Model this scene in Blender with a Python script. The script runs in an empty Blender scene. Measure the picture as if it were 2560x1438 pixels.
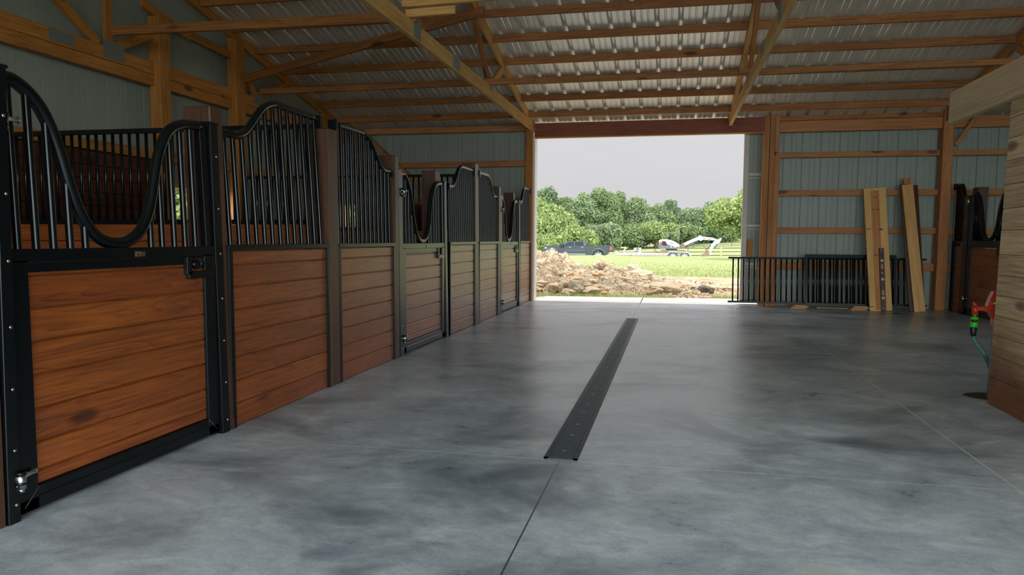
import bpy, math, random
import numpy as np
from mathutils import Vector, Matrix, noise as mnoise

SC = bpy.context.scene
COL = SC.collection
RNG = random.Random(7)

# ------------------------------------------------------------------ camera solution
F, CX, CY = 1880.987, 1280.0, 756.36
YAW, PIT, ROL, H = math.radians(12.00649), math.radians(4.86852), math.radians(-0.32105), 0.93


def rot():
    cy, sy, cp, sp, cr, sr = (math.cos(YAW), math.sin(YAW), math.cos(PIT), math.sin(PIT), math.cos(ROL), math.sin(ROL))
    fwd = Vector((-sy * cp, cy * cp, -sp))
    right = Vector((cy, sy, 0))
    down = fwd.cross(right)
    return right * cr + down * sr, down * cr - right * sr, fwd


RX, RD, RF = rot()


def ray(px, py):
    return RX * ((px - CX) / F) + RD * ((py - CY) / F) + RF


def at_y(px, py, y):
    d = ray(px, py)
    return Vector((0, 0, H)) + d * (y / d.y)


cam = bpy.data.cameras.new('camera')
cam.sensor_width = 36
cam.lens = F / 2560 * 36
cam.shift_y = (CY - 719) / 2560
cam.clip_end = 500
camo = bpy.data.objects.new('camera', cam)
COL.objects.link(camo)
camo.matrix_world = Matrix.Translation((0, 0, H)) @ Matrix((
    (RX.x, -RD.x, -RF.x, 0), (RX.y, -RD.y, -RF.y, 0), (RX.z, -RD.z, -RF.z, 0), (0, 0, 0, 1)))
SC.camera = camo

# ------------------------------------------------------------------ materials


SG = 1.0


def srgb(r, g, b):
    f = lambda c: c / 12.92 if c <= 0.04045 else ((c + 0.055) / 1.055) ** 2.4
    return (f(r / 255) * SG, f(g / 255) * SG, f(b / 255) * SG, 1)


class NT:
    def __init__(s, name):
        s.m = bpy.data.materials.new(name)
        s.m.use_nodes = True
        s.t = s.m.node_tree
        s.b = s.t.nodes['Principled BSDF']

    def n(s, typ, **kw):
        nd = s.t.nodes.new(typ)
        for k, v in kw.items():
            if k.startswith('i_'):
                key = k[2:]
                key = int(key) if key.isdigit() else key.replace('_', ' ')
                nd.inputs[key].default_value = v
            else:
                setattr(nd, k, v)
        return nd

    def l(s, a, b):
        s.t.links.new(a, b)

    def math(s, op, a, b=None, c=None, clamp=False):
        nd = s.n('ShaderNodeMath', operation=op)
        nd.use_clamp = clamp
        for i, v in enumerate((a, b, c)):
            if v is None:
                continue
            if isinstance(v, (int, float)):
                nd.inputs[i].default_value = v
            else:
                s.l(v, nd.inputs[i])
        return nd.outputs[0]

    def mix(s, f, a, b, mode='MIX'):
        nd = s.n('ShaderNodeMix', data_type='RGBA', blend_type=mode)
        nd.clamp_factor = True
        for sock, v in ((nd.inputs[0], f), (nd.inputs[6], a), (nd.inputs[7], b)):
            if isinstance(v, (int, float, tuple)):
                sock.default_value = v
            else:
                s.l(v, sock)
        return nd.outputs[2]

    def ramp(s, f, stops):
        nd = s.n('ShaderNodeValToRGB')
        e = nd.color_ramp.elements
        while len(e) < len(stops):
            e.new(0.5)
        for el, (p, c) in zip(e, stops):
            el.position = p
            el.color = c if isinstance(c, tuple) else (c, c, c, 1)
        s.l(f, nd.inputs[0])
        return nd.outputs[0]

    def set(s, **kw):
        for k, v in kw.items():
            k = k.replace('_', ' ')
            if isinstance(v, (int, float, tuple)):
                s.b.inputs[k].default_value = v
            else:
                s.l(v, s.b.inputs[k])

    def bump(s, h, strength=0.3, dist=0.01):
        nd = s.n('ShaderNodeBump', i_Strength=strength, i_Distance=dist)
        s.l(h, nd.inputs['Height'])
        s.l(nd.outputs[0], s.b.inputs['Normal'])


def simple(name, c, rough=0.5, metal=0.0, spec=0.5, var=0.0, vscale=8.0):
    t = NT(name)
    t.set(Roughness=rough, Metallic=metal)
    t.b.inputs['Specular IOR Level'].default_value = spec
    tc = t.n('ShaderNodeTexCoord')
    nz = t.n('ShaderNodeTexNoise', i_Scale=vscale, i_Detail=4.0)
    t.l(tc.outputs['Object'], nz.inputs['Vector'])
    k = 1 - max(var, 0.04)
    col = t.mix(nz.outputs['Fac'], (c[0] * k, c[1] * k, c[2] * k, 1), (min(1, c[0] / k), min(1, c[1] / k), min(1, c[2] / k), 1))
    t.set(Base_Color=col)
    return t.m


def wood(name, dark, light, axis='X', rough=0.55, spec=0.35, grain=1.0, knots=0.5, vary=0.25, planks=False, rings=9.0, contrast=1.0, stain=None, coat=0.0):
    """Grain runs along one object axis; every object (and every plank island) gets its own offset."""
    t = NT(name)
    tc = t.n('ShaderNodeTexCoord')
    oi = t.n('ShaderNodeObjectInfo')
    rnd = oi.outputs['Random']
    if planks:
        ge = t.n('ShaderNodeNewGeometry')
        rnd2 = t.math('ADD', rnd, t.math('MULTIPLY', ge.outputs['Random Per Island'], 1.0))
        rp = ge.outputs['Random Per Island']
    else:
        rnd2, rp = rnd, rnd
    off = t.n('ShaderNodeCombineXYZ')
    t.l(t.math('MULTIPLY', rnd2, 37.3), off.inputs[0])
    t.l(t.math('MULTIPLY', rnd2, 91.7), off.inputs[1])
    t.l(t.math('MULTIPLY', rnd2, 53.9), off.inputs[2])
    add = t.n('ShaderNodeVectorMath', operation='ADD')
    t.l(tc.outputs['Object'], add.inputs[0])
    t.l(off.outputs[0], add.inputs[1])

    def mapped(lo, ac):
        mp = t.n('ShaderNodeMapping')
        sc = [ac, ac, ac]
        sc['XYZ'.index(axis)] = lo
        mp.inputs['Scale'].default_value = sc
        t.l(add.outputs[0], mp.inputs['Vector'])
        return mp.outputs[0]
    n1 = t.n('ShaderNodeTexNoise', i_Scale=1.0, i_Detail=2.0, i_Distortion=0.25)
    t.l(mapped(0.6 * grain, 8.0 * grain), n1.inputs['Vector'])
    rg = t.math('FRACT', t.math('MULTIPLY', n1.outputs['Fac'], rings))
    ring = t.ramp(rg, [(0.0, 0.2), (0.12, 0.62), (0.5, 0.88), (0.9, 1.0), (1.0, 0.2)])
    n2 = t.n('ShaderNodeTexNoise', i_Scale=1.0, i_Detail=5.0, i_Roughness=0.7)
    t.l(mapped(2.6 * grain, 95.0 * grain), n2.inputs['Vector'])
    n3 = t.n('ShaderNodeTexNoise', i_Scale=1.0, i_Detail=3.0)
    t.l(mapped(1.6, 5.0), n3.inputs['Vector'])
    f = t.math('ADD', t.math('MULTIPLY', ring, 0.3 * contrast), t.math('MULTIPLY', t.math('SUBTRACT', n2.outputs['Fac'], 0.5), 1.5))
    f = t.math('ADD', f, t.math('MULTIPLY', n3.outputs['Fac'], 0.5))
    f = t.math('SUBTRACT', f, 0.06, clamp=True)
    col = t.mix(f, dark, light)
    hv = t.n('ShaderNodeHueSaturation')
    t.l(col, hv.inputs['Color'])
    t.l(t.math('ADD', t.math('MULTIPLY', rp, vary * 2), 1 - vary), hv.inputs['Value'])
    t.l(t.math('ADD', t.math('MULTIPLY', t.math('FRACT', t.math('MULTIPLY', rp, 7.7)), 0.006), 0.497), hv.inputs['Hue'])
    col = hv.outputs[0]
    if knots > 0:
        vo = t.n('ShaderNodeTexVoronoi', i_Scale=1.0)
        t.l(mapped(1.7, 4.6), vo.inputs['Vector'])
        kn = t.ramp(vo.outputs['Distance'], [(0.0, 1.0), (0.10, 0.9), (0.17, 0.0)])
        sx = t.n('ShaderNodeSeparateColor')
        t.l(vo.outputs['Color'], sx.inputs[0])
        gate = t.math('LESS_THAN', sx.outputs[0], knots)
        col = t.mix(t.math('MULTIPLY', t.math('MULTIPLY', kn, gate), 0.82), col, (dark[0] * 0.25, dark[1] * 0.22, dark[2] * 0.22, 1))
    if stain:
        zc, zw, scol = stain
        se = t.n('ShaderNodeSeparateXYZ')
        t.l(tc.outputs['Object'], se.inputs[0])
        ns = t.n('ShaderNodeTexNoise', i_Scale=2.2, i_Detail=4.0)
        t.l(tc.outputs['Object'], ns.inputs['Vector'])
        zz = t.math('ADD', se.outputs[2], t.math('MULTIPLY', t.math('SUBTRACT', ns.outputs['Fac'], 0.5), 0.5))
        sf = t.math('DIVIDE', t.math('SUBTRACT', zc, zz), zw, clamp=True)
        col = t.mix(t.math('MULTIPLY', sf, 0.95), col, t.mix(f, scol, tuple(min(1, c * 2.2) for c in scol[:3]) + (1,)))
    t.set(Base_Color=col, Roughness=rough)
    t.b.inputs['Specular IOR Level'].default_value = spec
    if coat:
        t.b.inputs['Coat Weight'].default_value = coat
        t.b.inputs['Coat Roughness'].default_value = 0.32
    t.bump(f, 0.25, 0.002)
    return t.m


M = {}
M['black'] = simple('black_powder_coat', (0.0025, 0.0042, 0.005), 0.2, 0.0, 0.32, 0.1, 30)
M['black_dull'] = simple('black_frame_coat', (0.003, 0.0046, 0.0056), 0.28, 0.0, 0.35, 0.1, 20)
M['steel'] = simple('bright_steel', (0.5, 0.5, 0.48), 0.28, 1.0, 0.5, 0.1, 60)
M['black_grate'] = simple('black_iron_grate', (0.03, 0.039, 0.043), 0.5, 0.0, 0.3, 0.1, 30)
M['galv'] = simple('galvanised_steel', (0.2, 0.225, 0.23), 0.5, 0.4, 0.5, 0.15, 40)
M['gold'] = simple('brass_plate', (0.45, 0.32, 0.12), 0.35, 0.8, 0.5, 0.1, 60)
M['plate_dark'] = simple('plate_enamel', (0.02, 0.02, 0.018), 0.4, 0, 0.5, 0.1, 60)

OR_D, OR_L = srgb(84, 36, 11), srgb(182, 94, 33)
for ax in 'XYZ':
    M['stall' + ax] = wood('stained_stall_boards_' + ax, OR_D, OR_L, ax, 0.4, 0.5, 1.0, 0.75, 0.11, True, 15.0, 1.2, None, 0.45)
    M['lining' + ax] = wood('dark_lining_boards_' + ax, srgb(58, 24, 14), srgb(112, 54, 30), ax, 0.55, 0.3, 1.0, 0.4, 0.2, True)
    M['post' + ax] = wood('brown_stained_post_' + ax, srgb(46, 26, 15), srgb(102, 64, 38), ax, 0.5, 0.4, 1.2, 0.5, 0.15, False, 9.0, 1.0, None, 0.35)
    M['orange' + ax] = wood('orange_pine_' + ax, srgb(140, 84, 34), srgb(216, 150, 74), ax, 0.6, 0.3, 1.0, 0.7, 0.12)
    M['pine' + ax] = wood('pale_pine_' + ax, srgb(176, 124, 62), srgb(240, 196, 124), ax, 0.6, 0.3, 1.0, 0.45, 0.08)
    M['purlin' + ax] = wood('brown_purlin_' + ax, srgb(112, 66, 32), srgb(200, 134, 76), ax, 0.6, 0.3, 1.0, 0.75, 0.1)
    M['header' + ax] = wood('red_header_' + ax, srgb(112, 56, 40), srgb(168, 98, 70), ax, 0.6, 0.3, 1.2, 0.3, 0.06)
    M['girt' + ax] = wood('girt_pine_' + ax, srgb(146, 90, 50), srgb(216, 150, 94), ax, 0.6, 0.3, 1.0, 0.6, 0.1)
    M['plank' + ax] = wood('new_pine_plank_' + ax, srgb(204, 148, 82), srgb(250, 208, 140), ax, 0.6, 0.3, 0.6, 0.35, 0.05, False, 6.0, 0.7)
M['heart'] = wood('pine_heartwood', srgb(168, 104, 58), srgb(216, 154, 98), 'Z', 0.6, 0.3, 0.6, 0.2, 0.05)
M['shed'] = wood('weathered_boards', srgb(166, 128, 88), srgb(250, 222, 182), 'Y', 0.6, 0.3, 0.8, 0.45, 0.13, True, 7.0, 0.7, (0.46, 0.35, srgb(96, 54, 30)))
M['shed_header'] = wood('weathered_header', srgb(188, 158, 120), srgb(246, 222, 186), 'X', 0.6, 0.3, 0.8, 0.25, 0.05, False, 5.0, 0.4)
M['ply'] = wood('plywood_offcut', srgb(170, 118, 70), srgb(232, 190, 138), 'X', 0.6, 0.3, 0.8, 0.2, 0.1)
M['maroon'] = simple('maroon_level_body', srgb(70, 34, 46), 0.4, 0, 0.5, 0.08, 30)
M['vial'] = simple('pale_vial', srgb(206, 204, 150), 0.3, 0, 0.5, 0.08, 60)
M['peach'] = simple('hand_hole', srgb(196, 140, 92), 0.5, 0, 0.4, 0.08, 60)
M['chalk'] = simple('pale_lettering', srgb(200, 190, 190), 0.5, 0, 0.4, 0.05, 60)
M['red'] = simple('red_hydrant_paint', srgb(166, 44, 20), 0.35, 0, 0.5, 0.1, 40)
M['brass'] = simple('brass_fitting', srgb(200, 140, 60), 0.35, 0.9, 0.5, 0.1, 40)
M['green_plastic'] = simple('bright_green_plastic', srgb(34, 168, 38), 0.35, 0, 0.5, 0.06, 40)
M['black_plastic'] = simple('black_plastic', srgb(22, 24, 26), 0.4, 0, 0.5, 0.1, 40)
M['white_metal'] = simple('white_trim', srgb(236, 234, 228), 0.4, 0, 0.5, 0.05, 10)


def sheet_mat(name, c, rough):
    t = NT(name)
    tc = t.n('ShaderNodeTexCoord')
    mp = t.n('ShaderNodeMapping')
    mp.inputs['Scale'].default_value = (1.3, 1.3, 1.3)
    t.l(tc.outputs['Object'], mp.inputs['Vector'])
    nz = t.n('ShaderNodeTexNoise', i_Scale=1.5, i_Detail=5.0)
    t.l(mp.outputs[0], nz.inputs['Vector'])
    col = t.mix(nz.outputs['Fac'], tuple(x * 0.9 for x in c[:3]) + (1,), tuple(min(1, x * 1.1) for x in c[:3]) + (1,))
    t.set(Base_Color=col, Roughness=rough)
    t.b.inputs['Specular IOR Level'].default_value = 0.5
    return t.m


M['wall_sheet'] = sheet_mat('grey_green_wall_sheet', srgb(150, 157, 146), 0.45)
M['roof_sheet'] = sheet_mat('white_roof_sheet', srgb(236, 236, 226), 0.4)
M['roof_sheet'].node_tree.nodes['Principled BSDF'].inputs['Metallic'].default_value = 0.55
M['door_sheet'] = sheet_mat('beige_door_sheet', srgb(200, 192, 176), 0.45)


def concrete(name, dark, light, rough, joints=True, bright=False):
    t = NT(name)
    ge = t.n('ShaderNodeNewGeometry')
    pos = ge.outputs['Position']

    def mapped(sx, sy, rz=0.0):
        mp = t.n('ShaderNodeMapping')
        mp.inputs['Scale'].default_value = (sx, sy, 1)
        mp.inputs['Rotation'].default_value = (0, 0, rz)
        t.l(pos, mp.inputs['Vector'])
        return mp.outputs[0]
    n1 = t.n('ShaderNodeTexNoise', i_Scale=0.55, i_Detail=6.0, i_Roughness=0.6, i_Distortion=0.7)
    t.l(mapped(1.0, 1.0, 0.3), n1.inputs['Vector'])
    n2 = t.n('ShaderNodeTexNoise', i_Scale=2.6, i_Detail=8.0, i_Roughness=0.65, i_Distortion=0.9)
    t.l(mapped(1.0, 1.15, -0.2), n2.inputs['Vector'])
    n3 = t.n('ShaderNodeTexNoise', i_Scale=14.0, i_Detail=9.0, i_Roughness=0.75, i_Distortion=0.6)
    t.l(mapped(0.8, 1.3, 0.6), n3.inputs['Vector'])
    f = t.math('ADD', t.math('MULTIPLY', n1.outputs['Fac'], 0.8), t.math('MULTIPLY', n2.outputs['Fac'], 0.9))
    f = t.math('ADD', f, t.math('MULTIPLY', t.math('SUBTRACT', n3.outputs['Fac'], 0.5), 0.7))
    n5 = t.n('ShaderNodeTexNoise', i_Scale=95.0, i_Detail=3.0, i_Roughness=0.8)
    t.l(pos, n5.inputs['Vector'])
    f = t.math('ADD', f, t.math('MULTIPLY', t.math('SUBTRACT', n5.outputs['Fac'], 0.5), 0.45))
    f = t.ramp(t.math('SUBTRACT', f, 0.34), [(0.12, 0.0), (0.48, 0.5), (0.8, 1.0)])
    col = t.mix(f, dark, light)
    if joints:
        # blotches of dry laitance and dark smears
        n4 = t.n('ShaderNodeTexNoise', i_Scale=0.9, i_Detail=7.0, i_Roughness=0.55, i_Distortion=1.4)
        t.l(mapped(0.8, 1.25, 0.1), n4.inputs['Vector'])
        dk = t.ramp(n4.outputs['Fac'], [(0.5, 0.0), (0.7, 0.85)])
        col = t.mix(dk, col, tuple(x * 0.72 for x in dark[:3]) + (1,))
        wn = t.n('ShaderNodeTexNoise', i_Scale=1.7, i_Detail=9.0, i_Roughness=0.7, i_Distortion=2.0)
        t.l(mapped(0.9, 1.5, -0.5), wn.inputs['Vector'])
        wh = t.ramp(wn.outputs['Fac'], [(0.56, 0.0), (0.72, 0.6)])
        col = t.mix(wh, col, (0.5, 0.52, 0.5, 1))
        # pale chips
        vo = t.n('ShaderNodeTexVoronoi', voronoi_dimensions='2D', i_Scale=2.1)
        nd = t.n('ShaderNodeTexNoise', i_Scale=7.0, i_Detail=3.0)
        t.l(pos, nd.inputs['Vector'])
        mxv = t.n('ShaderNodeMix', data_type='VECTOR', i_0=0.12)
        t.l(pos, mxv.inputs[4])
        t.l(nd.outputs['Color'], mxv.inputs[5])
        t.l(mxv.outputs[1], vo.inputs['Vector'])
        chip = t.ramp(vo.outputs['Distance'], [(0.05, 0.6), (0.085, 0.0)])
        sc = t.n('ShaderNodeSeparateColor')
        t.l(vo.outputs['Color'], sc.inputs[0])
        col = t.mix(t.math('MULTIPLY', chip, t.math('LESS_THAN', sc.outputs[1], 0.3)), col, (0.52, 0.51, 0.46, 1))
        # mud at the doorway
        mn = t.n('ShaderNodeTexNoise', i_Scale=2.4, i_Detail=8.0, i_Roughness=0.7, i_Distortion=0.6)
        t.l(mapped(1.0, 5.0), mn.inputs['Vector'])
        sp = t.n('ShaderNodeSeparateXYZ')
        t.l(pos, sp.inputs[0])
        px, py = sp.outputs[0], sp.outputs[1]
        bx = t.math('SUBTRACT', 1.0, t.math('DIVIDE', t.math('ABSOLUTE', t.math('SUBTRACT', px, -0.15)), 0.95), clamp=True)
        by = t.math('SUBTRACT', 1.0, t.math('DIVIDE', t.math('ABSOLUTE', t.math('SUBTRACT', py, 9.95)), 0.45), clamp=True)
        mud = t.math('MULTIPLY', t.math('MULTIPLY', t.math('MINIMUM', bx, by), 3.0, clamp=True), t.ramp(mn.outputs['Fac'], [(0.44, 0.0), (0.54, 0.9)]))
        col = t.mix(mud, col, srgb(96, 84, 64))

        def line(coord, c, w, lo=None, other=None, hi=None):
            d = t.math('ABSOLUTE', t.math('SUBTRACT', coord, c))
            k = t.math('LESS_THAN', d, w)
            if lo is not None:
                k = t.math('MULTIPLY', k, t.math('GREATER_THAN', other, lo))
            if hi is not None:
                k = t.math('MULTIPLY', k, t.math('LESS_THAN', other, hi))
            return k
        lt = line(py, 3.078, 0.004)
        for yy in (4.93, 6.05, 7.9):
            lt = t.math('MAXIMUM', lt, t.math('MULTIPLY', line(py, yy, 0.003), 0.35))
        lt = t.math('MAXIMUM', lt, t.math('MULTIPLY', line(px, 1.288, 0.0048), 0.9))
        ln = t.n('ShaderNodeTexNoise', i_Scale=6.0, i_Detail=3.0)
        t.l(pos, ln.inputs['Vector'])
        lt = t.math('MULTIPLY', lt, t.ramp(ln.outputs['Fac'], [(0.3, 0.5), (0.55, 1.0)]))
        dkl = t.math('MAXIMUM', line(px, -0.445, 0.0045, 8.85, py), line(px, -0.445, 0.004, 3.09, t.math('MULTIPLY', py, 1.0), None) if False else line(px, -0.445, 0.0027, None, py, 3.06))
        col = t.mix(dkl, col, (0.05, 0.055, 0.06, 1))
        col = t.mix(lt, col, (0.62, 0.62, 0.6, 1))
    t.set(Base_Color=col)
    t.set(Roughness=t.math('ADD', t.math('MULTIPLY', f, 0.16), rough))
    t.b.inputs['Specular IOR Level'].default_value = 0.5
    t.bump(n2.outputs['Fac'], 0.12, 0.01)
    return t.m


M['floor'] = concrete('polished_concrete_floor', srgb(96, 109, 121), srgb(212, 218, 221), 0.24)
SG = 0.8
M['apron'] = concrete('pale_concrete_apron', srgb(190, 187, 181), srgb(218, 216, 212), 0.75, False)
M['soil_dark'] = simple('damp_soil', srgb(70, 56, 46), 0.9, 0, 0.2, 0.3, 30)


def ground_mat():
    t = NT('lawn_and_bare_earth')
    ge = t.n('ShaderNodeNewGeometry')
    pos = ge.outputs['Position']
    sp = t.n('ShaderNodeSeparateXYZ')
    t.l(pos, sp.inputs[0])
    n1 = t.n('ShaderNodeTexNoise', i_Scale=0.35, i_Detail=6.0)
    t.l(pos, n1.inputs['Vector'])
    n2 = t.n('ShaderNodeTexNoise', i_Scale=5.0, i_Detail=6.0, i_Roughness=0.75)
    t.l(pos, n2.inputs['Vector'])
    g = t.mix(n2.outputs['Fac'], srgb(112, 126, 72), srgb(170, 176, 122))
    g = t.mix(t.math('MULTIPLY', n1.outputs['Fac'], 0.7), g, srgb(164, 172, 116))
    n3 = t.n('ShaderNodeTexNoise', i_Scale=1.6, i_Detail=8.0, i_Roughness=0.7)
    t.l(pos, n3.inputs['Vector'])
    e = t.mix(t.ramp(n3.outputs['Fac'], [(0.38, 0.0), (0.62, 1.0)]), srgb(156, 128, 98), srgb(202, 180, 148))
    k = t.math('ADD', sp.outputs[1], t.math('MULTIPLY', t.math('SUBTRACT', n3.outputs['Fac'], 0.5), 5.0))
    k = t.math('ADD', k, t.math('MULTIPLY', t.math('SUBTRACT', n1.outputs['Fac'], 0.5), 3.0))
    k = t.math('DIVIDE', t.math('SUBTRACT', k, 20.2), 1.6, clamp=True)
    k = t.math('MAXIMUM', k, t.math('LESS_THAN', sp.outputs[1], 5.0))
    t.set(Base_Color=t.mix(k, e, g), Roughness=0.9)
    t.b.inputs['Specular IOR Level'].default_value = 0.15
    t.bump(n2.outputs['Fac'], 0.6, 0.06)
    return t.m


M['ground'] = ground_mat()


def dirt_mat():
    t = NT('excavated_clay_and_rubble')
    tc = t.n('ShaderNodeTexCoord')
    n1 = t.n('ShaderNodeTexNoise', i_Scale=2.2, i_Detail=9.0, i_Roughness=0.7)
    t.l(tc.outputs['Object'], n1.inputs['Vector'])
    n2 = t.n('ShaderNodeTexNoise', i_Scale=14.0, i_Detail=6.0, i_Roughness=0.7)
    t.l(tc.outputs['Object'], n2.inputs['Vector'])
    c = t.ramp(n1.outputs['Fac'], [(0.33, srgb(150, 124, 96)), (0.47, srgb(200, 180, 150)), (0.6, srgb(224, 208, 184)), (0.72, srgb(200, 168, 126))])
    c = t.mix(t.ramp(n2.outputs['Fac'], [(0.38, 0.7), (0.56, 0.0)]), c, srgb(112, 88, 64))
    t.set(Base_Color=c, Roughness=0.95)
    t.b.inputs['Specular IOR Level'].default_value = 0.1
    t.bump(n2.outputs['Fac'], 0.8, 0.05)
    return t.m


M['dirt'] = dirt_mat()
M['rock_tan'] = simple('tan_rock', srgb(196, 174, 144), 0.9, 0, 0.2, 0.25, 6)
M['rock_grey'] = simple('grey_rock', srgb(178, 164, 140), 0.9, 0, 0.2, 0.25, 6)
M['rock_orange'] = simple('orange_rock', srgb(188, 156, 116), 0.9, 0, 0.2, 0.25, 6)
M['rock_dark'] = simple('dark_grey_rock', srgb(120, 112, 102), 0.9, 0, 0.2, 0.25, 6)
M['tarp'] = simple('black_edging', srgb(60, 58, 54), 0.8, 0, 0.3, 0.2, 10)


def leaf_mat(name, a, b, trans=0.35):
    t = NT(name)
    ge = t.n('ShaderNodeNewGeometry')
    c = t.mix(ge.outputs['Random Per Island'], a, b)
    t.set(Base_Color=c, Roughness=0.6)
    t.b.inputs['Specular IOR Level'].default_value = 0.25
    tr = t.n('ShaderNodeBsdfTranslucent')
    t.l(c, tr.inputs['Color'])
    mx = t.n('ShaderNodeMixShader', i_0=trans)
    t.l(t.b.outputs[0], mx.inputs[1])
    t.l(tr.outputs[0], mx.inputs[2])
    t.l(mx.outputs[0], t.t.nodes['Material Output'].inputs['Surface'])
    return t.m


M['leaf_mid'] = leaf_mat('mid_green_leaves', srgb(92, 112, 70), srgb(152, 168, 114))
M['leaf_light'] = leaf_mat('light_green_leaves', srgb(114, 134, 74), srgb(174, 186, 118))
M['leaf_grey'] = leaf_mat('grey_green_leaves', srgb(96, 116, 80), srgb(160, 174, 126))
M['leaf_dark'] = leaf_mat('dark_green_leaves', srgb(74, 96, 64), srgb(132, 152, 104))
M['grass_near'] = leaf_mat('sun_painted_grass_blades', srgb(160, 180, 96), srgb(226, 232, 160), 0.45)  # lighter copy of the grass colour, sunlight painted into the near tufts
M['grass'] = leaf_mat('grass_blades', srgb(120, 132, 74), srgb(182, 188, 126), 0.3)
M['bark'] = simple('grey_bark', srgb(104, 92, 76), 0.9, 0, 0.2, 0.3, 10)
M['truck_paint'] = simple('dark_grey_truck_paint', srgb(48, 54, 60), 0.35, 0.1, 0.35, 0.05, 4)
M['glass_dark'] = simple('tinted_window_glass', srgb(24, 34, 44), 0.4, 0, 0.15, 0.04, 4)
M['tyre'] = simple('tyre_rubber', srgb(74, 78, 74), 0.8, 0, 0.3, 0.1, 10)
M['alloy'] = simple('alloy_rim', srgb(176, 178, 174), 0.35, 0.6, 0.5, 0.1, 20)
M['tail_red'] = simple('red_tail_lens', srgb(222, 60, 36), 0.25, 0, 0.5, 0.05, 20)
M['chrome'] = simple('chrome_bumper', (0.6, 0.6, 0.6), 0.2, 1, 0.5, 0.05, 20)
M['digger_white'] = simple('white_machine_paint', srgb(196, 197, 195), 0.4, 0, 0.5, 0.06, 5)
M['digger_grey'] = simple('charcoal_machine_paint', srgb(78, 86, 88), 0.45, 0, 0.5, 0.1, 5)
M['digger_orange'] = simple('orange_machine_decal', srgb(226, 92, 44), 0.45, 0, 0.5, 0.05, 5)
M['trailer_grey'] = simple('pale_trailer_paint', srgb(172, 168, 156), 0.6, 0.0, 0.5, 0.15, 5)
M['rust'] = simple('rusty_steel', srgb(126, 104, 84), 0.8, 0.1, 0.3, 0.3, 8)
M['fence_black'] = simple('black_fence_rail', srgb(40, 42, 38), 0.7, 0, 0.3, 0.15, 5)
M['fence_post'] = simple('weathered_fence_post', srgb(160, 152, 112), 0.8, 0, 0.3, 0.15, 5)

SG = 1.0

# ------------------------------------------------------------------ mesh building
WL = {}


def empty(name, loc=(0, 0, 0), parent=None):
    o = bpy.data.objects.new(name, None)
    o.empty_display_size = 0.1
    COL.objects.link(o)
    loc = Vector(loc)
    if parent:
        o.parent = parent
        o.location = loc - WL[parent.name]
    else:
        o.location = loc
    WL[o.name] = loc
    return o


def tag(o, label=None, cat=None, group=None, kind=None):
    if label:
        o['label'] = label
    if cat:
        o['category'] = cat
    if group:
        o['group'] = group
    if kind:
        o['kind'] = kind
    return o


def thing(name, label, cat, loc=(0, 0, 0), group=None):
    return tag(empty(name, loc), label, cat, group)


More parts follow.
